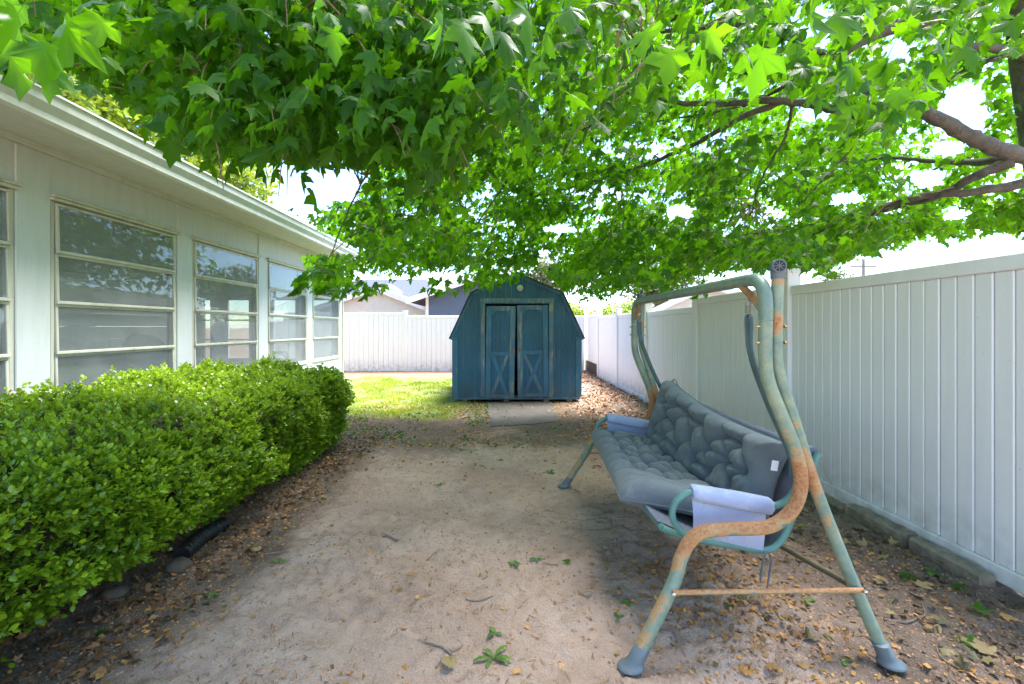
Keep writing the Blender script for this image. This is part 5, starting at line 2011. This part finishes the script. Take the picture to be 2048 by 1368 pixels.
def flakes(name, n, xr, yr, densf, smin, smax, mat, label, cat, tmpl=None, lift=.006, tilt=24):
    x = rng.uniform(*xr, n)
    y = yr[0] + (yr[1] - yr[0]) * rng.random(n) ** 1.15
    ok = rng.random(n) < densf(x, y)
    ok &= ~((x > -.26) & (x < .8) & (y > 6.45) & (y < 8.5) & (rng.random(n) > .12))
    ok &= ~((np.abs(x - SX) < HW) & (y > SY - .05))
    x, y = x[ok], y[ok]
    n = len(x)
    z = ground_h(x, y) + lift + .008 * ((x > -.26) & (x < .8) & (y > 6.45) & (y < 8.5))
    phi = rng.uniform(0, 6.28, n)
    de = np.radians(rng.normal(0, tilt * .5, n))
    ax = np.stack([np.cos(phi) * np.cos(de), np.sin(phi) * np.cos(de), np.sin(de)], -1)
    S = scatter(tmpl or QUAD, np.stack([x, y, z], -1), frames(ax, np.radians(rng.normal(0, tilt, n))), rng.uniform(smin, smax, n), np.clip(rng.beta(1.5, 1.5, n), 0, 1), rng.uniform(.5, 1.3, n))
    return tag(np_obj(name, S[0], S[1], mat, None, False, ('tint', S[2])), label, cat, kind='stuff')


def d_litter(x, y):
    nz = fbm(x * 2.4, y * 2.4, 3, 51)
    sw_ = np.exp(-(((x - 1.15) / .40) ** 2 + ((y - 2.35) / .42) ** 2)) * .95
    right = sstep(.7, 1.9, x) * sstep(4.2, 2.0, y) * .45
    far = sstep(.5, 1.6, x - .12 * (y - 5)) * sstep(4, 7, y) * .9
    hed = sstep(-1.15, -1.75, x) * .75
    mid = sstep(4.2, 6, y) * sstep(9.5, 7.5, y) * .30
    back = sstep(12.2, 13, y) * .5 * (x < -1)
    return np.clip(np.maximum.reduce([sw_, right, far, hed, mid, back]) * np.clip((nz - .25) * 2.6, 0, 1.2) + .13 * np.clip((nz - .3) * 3, .2, 1.6), 0, 1)


flakes('leaf_litter', 34000, (-2.5, 2.62), (1.2, 14.3), d_litter, .012, .034, M['litter'], 'small dry yellow and brown leaf flakes strewn over the soil', 'leaf litter')
flakes('leaf_litter', 7000, (.55, 1.95), (1.5, 3.4), lambda x, y: np.exp(-(((x - 1.18) / .42) ** 2 + ((y - 2.45) / .50) ** 2)) * np.clip((fbm(x * 5, y * 5, 3, 151) - .2) * 2.6, .1, 1), .012, .036, M['litter'], 'golden dry leaf flakes heaped on the soil under the swing seat', 'leaf litter', None, .008, 32)
flakes('dry_leaves', 2600, (.9, 2.62), (1.3, 6.5), lambda x, y: sstep(.9, 2.3, x) * np.clip((fbm(x * 3, y * 3, 3, 171) - .35) * 3, .05, 1) * .6, .03, .07, M['pale_leaf'], 'curled tan dry leaves drifted between swing and near fence', 'dry leaves', MAPLE_S, .012, 42)
flakes('fallen_leaves', 11000, (.75, 2.62), (4.4, 14.4), lambda x, y: sstep(.7, 1.7, x - .05 * (y - 4)) * np.clip((fbm(x * 2.5, y * 2.5, 3, 181) - .2) * 2.6, .1, 1) * .85, .03, .075, M['tan'], 'tan dead leaves drifted along the fence beside the shed', 'fallen leaves', MAPLE_S, .010, 36)
flakes('leaf_litter', 9000, (-2.2, 1.6), (4.4, 8.4), lambda x, y: np.clip((fbm(x * 2.2, y * 2.2, 3, 191) - .38) * 3.2, .04, 1) * sstep(4.3, 5.6, y), .015, .045, M['litter'], 'yellow brown leaf bits on the dark soil before the shed', 'leaf litter', None, .008, 30)
flakes('bark_mulch', 9000, (1.5, 2.62), (1.4, 7.5), lambda x, y: sstep(1.5, 2.4, x) * np.clip((fbm(x * 4, y * 4, 3, 161) - .25) * 2.4, .1, 1) * .8, .012, .040, M['brown'], 'brown mulch and dead leaf bits along the near fence foot', 'mulch', None, .008, 30)
flakes('fallen_leaves', 7000, (-2.3, -1.2), (1.4, 6.0), lambda x, y: sstep(-1.35, -1.85, x) * .42, .022, .055, M['brown'], 'brown dead leaves gathered under the hedge', 'fallen leaves', MAPLE_S, .008, 38)
flakes('soil_crumbs', 42000, (-2.2, 2.6), (1.25, 6.0), lambda x, y: .28 * np.clip((fbm(x * 3, y * 3, 3, 33) - .3) * 3, .1, 1.4) + .6 * sstep(1.4, 2.0, x) * sstep(3.4, 2.6, y) + .3 * sstep(-1.2, -1.8, x), .004, .015, M['crumb'], 'small crumbs of soil and grit on the ground', 'soil',
       (np.array([[-.5, -.4, 0], [.5, -.45, .0], [.45, .5, 0], [-.4, .45, 0], [0, 0, .55]], np.float32), np.array([(0, 1, 4), (1, 2, 4), (2, 3, 4), (3, 0, 4)], np.int32), np.zeros(5, np.float32)), 0.0, 8)
flakes('plant_debris', 22000, (-2.1, 2.6), (1.25, 9.0), lambda x, y: np.clip((fbm(x * 2.7, y * 2.7, 3, 133) - .25) * 2.6, .12, 1), .012, .048, M['chaff'], 'thin dry stalk bits and straw scattered across the soil', 'plant debris',
       (np.array([[-.035, 0, 0], [.035, 0, 0], [.05, .5, .05], [.02, 1, 0], [-.02, 1, 0], [-.03, .5, .06]], np.float32), np.array([(0, 1, 2), (0, 2, 5), (5, 2, 3), (5, 3, 4)], np.int32), np.zeros(6, np.float32)), .006, 12)
flakes('ground_weeds', 16000, (-2.4, 2.4), (4.4, 9.0), lambda x, y: np.clip((fbm(x * 2.6, y * 2.6, 3, 71) - .47) * 6, 0, 1) * sstep(4.8, 6.2, y) * (1 - .75 * sstep(-.6, .8, x)), .03, .06, M['weed'], 'low green weeds creeping over the soil before the shed', 'weeds', OVATE, .012, 40)

# twigs lying about, each one its own
LANDMARKS = [(690, 900, .20, 'curved dry twig on the path left of centre near the hedge end'), (780, 1070, .16, 'forked dry stick lying on the bare path'), (865, 1105, .13, 'thin straight twig on the bare path before the forked stick'),
             (975, 1150, .10, 'pale twig standing askew beside the wilted leaf on the path'), (960, 1200, .15, 'hooked pale twig curled on the bare path'), (870, 1290, .20, 'long brown stick near the bottom of the path'),
             (910, 1300, .09, 'dark short stick beside the long brown stick'), (880, 1325, .06, 'stubby twig just below the long brown stick'), (1165, 1190, .10, 'slim twig pointing at the swing brace'),
             (1280, 1140, .28, 'long thin curved twig beside the swing front leg'), (1240, 990, .18, 'pale thin twig on the soil under the seat cushion corner'), (1100, 1020, .06, 'short dark twig on the path before the seat'),
             (1850, 1255, .34, 'long dry stalk across the litter by the kerb'), (1740, 1130, .16, 'thin brown stick between swing leg and kerb'), (1680, 1060, .08, 'small stick behind the swing rear leg'),
             (1100, 1130, .10, 'thin twig pointing away from the small green plants'), (560, 1100, .14, 'pale straw twig beside the hedge litter'), (640, 1075, .16, 'bent twig at the edge of the hedge litter'),
             (1900, 1330, .18, 'brown twig in the bottom corner litter by the fence'), (730, 815, .85, 'long grey branch lying on the grass at the hedge end'), (1095, 830, .16, 'dark stick lying beside the shed slab')]
for i, (a, b, L, lab) in enumerate(LANDMARKS):
    Y = 1274.0 / (b - 655)
    X = (a - 1010) / FPX * Y
    ang = random.uniform(0, math.pi) if i not in (19,) else .05
    pts = []
    k = 5
    bend = random.uniform(-.9, .9) * (.3 if i == 19 else 1)
    for q in range(k):
        t = q / (k - 1) - .5
        aa = ang + bend * t
        x, y = X + L * t * math.cos(aa), Y + L * t * math.sin(aa)
        pts.append((x, y, gz_at(x, y) + .004 + random.uniform(0, .004)))
    r = .0042 if L < .25 else .0055
    if i == 19:
        r = .018
    if i in (1, 6, 11):
        r = .0085
    P = spline(pts, 4)
    m = MB()
    m.tube(P, list(np.linspace(r, r * .5, len(P))), 6)
    if i == 1:
        m.tube([pts[2], (pts[2][0] - .06, pts[2][1] + .03, pts[2][2] + .01)], [.005, .003], 6)
    tag(m.build('twig', M['deadwood'], None, True), lab, 'twig', 'twigs on the ground')

# separate fallen leaves
GREEN_, YEL, PALE, BRN = M['maple'], M['litter'], M['pale_leaf'], M['brown']
FL = [(905, 1338, .10, PALE, 'crumpled tan leaf at the bottom centre of the path'), (960, 1145, .055, PALE, 'small pale yellow leaf beside the askew twig'), (1030, 1040, .04, YEL, 'single small yellow leaf alone on the path'),
      (1155, 1068, .05, YEL, 'yellow leaf on the soil below the cushion corner'), (920, 1002, .04, GREEN_, 'tiny bright green leaf alone on the path'), (525, 1095, .10, PALE, 'large olive dry leaf beside the drain pipe'),
      (250, 1205, .10, BRN, 'brown curled leaf under the near hedge'), (205, 1258, .07, GREEN_, 'green fallen leaf at the hedge foot'), (350, 1310, .05, YEL, 'yellow leaf at the bottom left on the litter'),
      (1140, 1125, .075, GREEN_, 'bright green fallen leaf near the middle of the path'), (1540, 1335, .07, YEL, 'orange yellow leaf under the swing brace at the bottom'), (1490, 1350, .09, YEL, 'curled yellow leaf at the bottom edge under the swing'),
      (1510, 1318, .05, YEL, 'pale yellow oval leaf between the swing feet'), (1780, 1180, .10, YEL, 'wide tan maple leaf between swing and kerb'), (1830, 1160, .13, GREEN_, 'fresh green maple leaf beside the tan leaf'),
      (1905, 1140, .12, GREEN_, 'fresh green maple leaf close to the kerb'), (1930, 1180, .10, GREEN_, 'dull green leaf below the kerb end'), (1850, 1185, .12, PALE, 'flat olive leaf lying among the clods'),
      (1730, 1045, .08, PALE, 'pale green leaf behind the swing rear leg'), (1760, 1150, .06, PALE, 'small pale leaf right of the swing rear leg'), (1900, 1240, .06, YEL, 'yellow folded leaf on the right hand litter'),
      (1980, 1250, .12, GREEN_, 'long green leaf in the litter by the fence'), (2020, 1245, .10, YEL, 'orange leaf at the right edge by the fence'), (1960, 1310, .13, GREEN_, 'green leaves piece in the bottom right corner'),
      (1990, 1325, .12, PALE, 'dry tan leaf in the bottom right corner'), (1800, 1245, .07, PALE, 'whitish leaf among clods right of the swing foot'), (1650, 1310, .05, YEL, 'small yellow leaf left of the swing rear foot'),
      (1600, 1060, .08, GREEN_, 'pale green leaf on the soil behind the seat'), (1350, 1130, .04, YEL, 'small yellow leaf before the swing front leg'), (1040, 1345, .06, YEL, 'yellow leaf tip beside the dandelion')]
for i, (a, b, s_, mat, lab) in enumerate(FL):
    s_ *= .74
    Y = 1274.0 / (b - 655)
    X = (a - 1010) / FPX * Y
    P, Fm, vein = MAPLE_D if s_ > .045 else OVATE
    Q = P.copy()
    Q[:, 2] = Q[:, 2] * random.uniform(-1.5, 1.0) + .05 * np.sin(Q[:, 1] * 5 + i)
    Q[:, 0] *= random.uniform(.6, 1.0)
    Q = Q * s_
    Q[:, 2] += .010 - Q[:, 2].min()
    C = np.zeros((len(Q), 3), np.float32)
    C[:, 0] = random.uniform(.3, 1)
    C[:, 1] = vein
    o = np_obj('fallen_leaf', Q, Fm, mat, None, True, ('tint', C))
    o.location = (X, Y, gz_at(X, Y))
    o.rotation_euler = (0, 0, random.uniform(0, 6.28))
    tag(o, lab, 'leaf', 'single fallen leaves')


def weed(px_, py_, n, L, label, wid=.22, toothed=False):
    L *= .8
    Y = 1274.0 / (py_ - 655)
    X = (px_ - 1010) / FPX * Y
    root = thing('weed_plant', label, 'weed', (X, Y, gz_at(X, Y)), 0, 'small weeds on the path')
    for k in range(n):
        a = 2 * math.pi * k / n + random.uniform(-.4, .4)
        l = L * random.uniform(.6, 1.1)
        V, F = [(0, 0, 0)], []
        seg = 8
        for q in range(1, seg + 1):
            t = q / seg
            ww = wid * l * math.sin(math.pi * min(1, t * .95)) * (1 + (.45 if toothed and q % 2 else -.2 if toothed else 0)) + .002
            z = .5 * l * math.sin(t * 2.2) * .6 + .004
            V += [(t * l, -ww, z - .01 * t), (t * l, 0, z - .006), (t * l, ww, z - .01 * t)]
        F += [(0, 1, 2), (0, 2, 3)]
        for q in range(seg - 1):
            b = 1 + q * 3
            F += [(b, b + 3, b + 4, b + 1), (b + 1, b + 4, b + 5, b + 2)]
        m = MB()
        m.add([(x * math.cos(a) - y * math.sin(a), x * math.sin(a) + y * math.cos(a), z) for x, y, z in V], F, [(random.uniform(.3, 1), 0, 0)] * len(V))
        m.build('leaf', M['weed'], root, True, 'tint')


weed(985, 1318, 7, .12, 'toothed dandelion rosette at the bottom centre of the path', .085, True)
weed(990, 1270, 3, .06, 'small green seedling just above the dandelion')
weed(1030, 1128, 5, .06, 'small green weed left of the bright fallen leaf on the path')
weed(1075, 1120, 4, .06, 'tiny weed between the path weed and the bright fallen leaf')
weed(1255, 1215, 4, .05, 'small weed left of the swing front leg, upper of two')
weed(1240, 1237, 3, .04, 'small weed left of the swing front leg, lower of two')
weed(430, 1180, 4, .05, 'small weed on soil at the hedge litter edge')
weed(375, 1205, 4, .05, 'small weed beside the hedge, nearest the camera')
weed(560, 1115, 4, .06, 'small weed just below the large olive dry leaf')
weed(880, 970, 7, .07, 'grassy weed tuft in the middle of the path, far part', .06)
weed(1100, 945, 9, .09, 'spreading weed tuft on the path before the seat', .10)
weed(1000, 920, 6, .06, 'low weed tuft on the path further back', .10)
weed(965, 935, 5, .05, 'low weed tuft left of the further one', .10)
weed(1460, 1215, 3, .04, 'tiny green seedling under the swing brace, left one')
weed(1490, 1210, 3, .045, 'tiny green seedling under the swing brace, right one')
weed(1625, 1215, 3, .05, 'tiny green seedling beside the swing rear leg')
weed(1875, 1150, 5, .08, 'leafy weed against the kerb block')
weed(1700, 1330, 3, .05, 'tiny weed below the swing rear foot')

# ------------------------------------------------------------------ beyond the fence
def lap_house(name, label, x0, x1, Y, depth, zeave, xpk, zpk, wall, roof, board, boards, over=.35, base=0.0, rz=0.0):
    h = thing(name, label, 'house', ((x0 + x1) / 2, Y, 0), rz)
    cx = (x0 + x1) / 2
    a, b, pk = x0 - cx, x1 - cx, xpk - cx
    m = MB()
    m.prism([(a, base), (b, base), (b, zeave), (pk, zpk), (a, zeave)], 'y', 0.02, depth)
    m.build('wall', wall, h)
    # lap boards as single pieces
    z = base + boards[0]
    top = zpk
    while z < top - board * .6:
        z2 = min(z + board, top - .03)
        def xl(zz):
            return a if zz <= zeave else a + (pk - a) * (zz - zeave) / (zpk - zeave)
        def xr(zz):
            return b if zz <= zeave else b - (b - pk) * (zz - zeave) / (zpk - zeave)
        m = MB()
        V = [(xl(z) + .01, -.022, z), (xr(z) - .01, -.022, z), (xr(z2) - .01, -.004, z2), (xl(z2) + .01, -.004, z2), (xl(z) + .01, .018, z), (xr(z) - .01, .018, z), (xr(z2) - .01, .018, z2), (xl(z2) + .01, .018, z2)]
        m.add(V, [(0, 1, 2, 3), (4, 7, 6, 5), (0, 4, 5, 1), (3, 2, 6, 7), (0, 3, 7, 4), (1, 5, 6, 2)])
        m.build('lap_board', wall, h)
        z += board
    for sg, e in ((-1, a), (1, b)):
        sl_ = (zpk - zeave) / abs(pk - e)
        xe = e + sg * over
        ze = zeave - sl_ * over
        m = MB()
        m.prism([(xe, ze), (pk, zpk), (pk, zpk + .14), (xe, ze + .14)], 'y', -over, depth + over)
        r_ = m.build('roof_slope', roof, h)
        m = MB()
        m.prism([(xe, ze - .10), (pk, zpk - .10), (pk, zpk + .15), (xe, ze + .15)], 'y', -over - .04, -over - .005)
        m.build('rake_board', M['whitep'], h)
        m = MB()
        m.box((e - .06, -.035, base), (e + .06, -.024, zeave))
        m.build('corner_board', M['whitep'], h)
    return h


def ww(px_, Y):
    return (px_ - 1010) / FPX * Y


def zz(py_, Y):
    return CAM_H - (py_ - 655) / FPX * Y


Yb = 24.0
lap_house('beige_house', 'beige lap sided house with white gable seen over the far fence', ww(640, Yb), ww(852, Yb), Yb, 9, zz(618, Yb), ww(757, Yb), zz(580, Yb), M['beige'], M['greyroof'], .20, (.6,))
Yb = 20.0
lap_house('blue_house', 'dark blue lap sided house with white rake beside the barn shed', ww(855, Yb), ww(1080, Yb), Yb, 8, zz(594, Yb), ww(968, Yb), zz(556, Yb), M['blueside'], M['greyroof'], .165, (.6,), .75)
Yb = 34.0
h3 = thing('grey_roof_house', 'house with wide blue grey roof rising behind the beige house', 'house', (ww(770, Yb), Yb, 0))
m = MB()
m.prism([(-4.2, 2.6), (3.6, 2.6), (2.2, 5.6), (-2.6, 5.6)], 'y', 0, .3)
m2 = MB()
m2.add([(-5.2, 0, 2.6), (4.4, 0, 2.6), (2.4, 4, 5.4), (-3.2, 4, 5.4), (-5.2, 8, 2.6), (4.4, 8, 2.6)], [(0, 1, 2, 3), (4, 3, 2, 5), (0, 3, 4), (1, 5, 2)])
m2.build('roof', M['greyroof'], h3)
MB().box((-4.6, .6, 0), (3.9, 7.4, 2.58)).build('wall', M['whitep'], h3)
for xx in (-3.9, -2.9, -1.2, 1.5):
    MB().box((xx, .56, 1.2), (xx + .55, .62, 2.3), .01).build('window', M['darkglass'], h3)
dm = MB()
dm.prism([(-.8, 3.5), (.8, 3.5), (.8, 4.2), (0, 4.75), (-.8, 4.2)], 'y', 1.2, 3.0)
dm.build('dormer', M['whitep'], h3)

Yb = 17.0
lap_house('white_house', 'white gabled house with pale roof behind the fence beyond the swing', ww(1318, Yb), ww(1540, Yb), Yb, 9, zz(622, Yb), ww(1425, Yb), zz(572, Yb), M['whitep'], M['paleroof'], .2, (.6,), .5, 0.0, math.radians(-24))


def bushy(name, label, cat, c, rad, n, size, mat, seed, trunk=True, group=None, simple_leaf=False, lobes=9):
    r = np.random.default_rng(seed)
    root = thing(name, label, cat, (c[0], c[1], 0), 0, group)
    L = r.normal(size=(lobes, 3))
    L /= np.linalg.norm(L, axis=1, keepdims=True)
    L = L * np.array(rad) * .62 * r.uniform(.5, 1.0, (lobes, 1))
    k = r.integers(0, lobes, n)
    d = r.normal(size=(n, 3))
    d /= np.linalg.norm(d, axis=1, keepdims=True)
    P = np.array([0, 0, c[2]]) + L[k] + d * (np.array(rad) * .48) * (r.random((n, 1)) ** .33)
    P = P[P[:, 2] > .1]
    n = len(P)
    ax = r.normal(size=(n, 3)) + np.array([0, 0, -.5])
    S = scatter(QUAD if simple_leaf else MAPLE_S, P, frames(ax, r.normal(0, .6, n)), r.uniform(.6, 1.2, n) * size, np.clip(r.beta(2, 2, n), 0, 1))
    o = np_obj('crown', S[0], S[1], mat, root, True, ('tint', S[2]))
    o['kind'] = 'stuff'
    if trunk:
        m = MB()
        h = c[2]
        m.tube(spline([(0, 0, -.1), (.05, 0, h * .4), (0, .05, h * .8), (.05, 0, h + rad[2] * .4)], 4), list(np.linspace(.05 + rad[0] * .06, .03, 13)), 10)
        for q in range(5):
            e = L[q % lobes]
            m.tube(spline([(0, 0, h * .7), tuple(np.array([0, 0, h]) + e * .5), tuple(np.array([0, 0, h]) + e)], 4), list(np.linspace(.03 + rad[0] * .02, .01, 9)), 6)
        m.build('trunk', M['bark'], root, True)
    return root


bushy('garden_tree', 'bright yellow green tree rising behind the house roof', 'tree', (-12.6, 13.6, 6.6), (5.2, 3.2, 4.4), 22000, .20, M['bright'], 2, True, 'trees beyond the yard', True)
bushy('garden_tree', 'bright tree behind the gutter where the sky opens', 'tree', (-10.4, 15.6, 6.3), (2.7, 2.0, 2.6), 9000, .17, M['bright'], 3, True, 'trees beyond the yard', True)
bushy('garden_bush', 'bright yellow green bush over the fence just right of the shed', 'bush', (3.0, 19.5, 1.9), (1.3, 1.0, 1.0), 3500, .12, M['bright'], 5, False, 'bushes beyond the fence', True)
bushy('garden_bush', 'bright bush behind the fence left of the swing top bar', 'bush', (4.9, 18.6, 1.8), (1.5, 1.0, .95), 3500, .12, M['bright'], 6, False, 'bushes beyond the fence', True)
bushy('garden_bush', 'small bright bush peeping over the far fence by the house corner', 'bush', (-4.75, 15.5, 1.62), (.45, .4, .42), 1100, .07, M['bright'], 7, False, 'bushes beyond the fence', True)
bushy('garden_bush', 'small bush before the beige wall near the far fence post', 'bush', (-3.45, 15.6, 1.72), (.24, .24, .28), 500, .06, M['bright'], 8, False, 'bushes beyond the fence', True)
bushy('garden_bush', 'tiny bush showing beside the far fence post', 'bush', (-3.05, 15.5, 1.66), (.18, .2, .22), 300, .06, M['bright'], 9, False, 'bushes beyond the fence', True)
bushy('garden_tree', 'hazy green tree standing far behind the barn shed', 'tree', (2.6, 34.0, 4.8), (3.6, 2.5, 3.6), 6500, .26, M['distant'], 10, True, 'trees beyond the yard', True)
bushy('garden_tree', 'hazy tree behind the white gabled house', 'tree', (11.5, 33.0, 4.6), (3.4, 2.5, 3.0), 5000, .26, M['distant'], 12, True, 'trees beyond the yard', True)
bushy('garden_tree', 'thin distant tree above the near fence panel', 'tree', (26.5, 36.0, 5.0), (1.6, 1.4, 1.7), 900, .28, M['distant'], 13, True, 'trees beyond the yard', True)
bushy('garden_tree', 'small distant treetop over the near fence panel, further out', 'tree', (33.5, 36.0, 5.1), (1.2, 1.2, 1.3), 500, .26, M['distant'], 14, True, 'trees beyond the yard', True)
up_ = thing('utility_pole', 'wooden utility pole with crossarm far beyond the fence', 'pole', (30.3, 38.0, 0))
m = MB()
m.tube([(0, 0, 0), (0, 0, 4), (0, 0, 7.2)], [.16, .14, .11], 10)
m.build('shaft', M['pole'], up_, True)
MB().box((-1.1, -.06, 6.5), (1.1, .06, 6.62), .01).build('crossarm', M['pole'], up_)
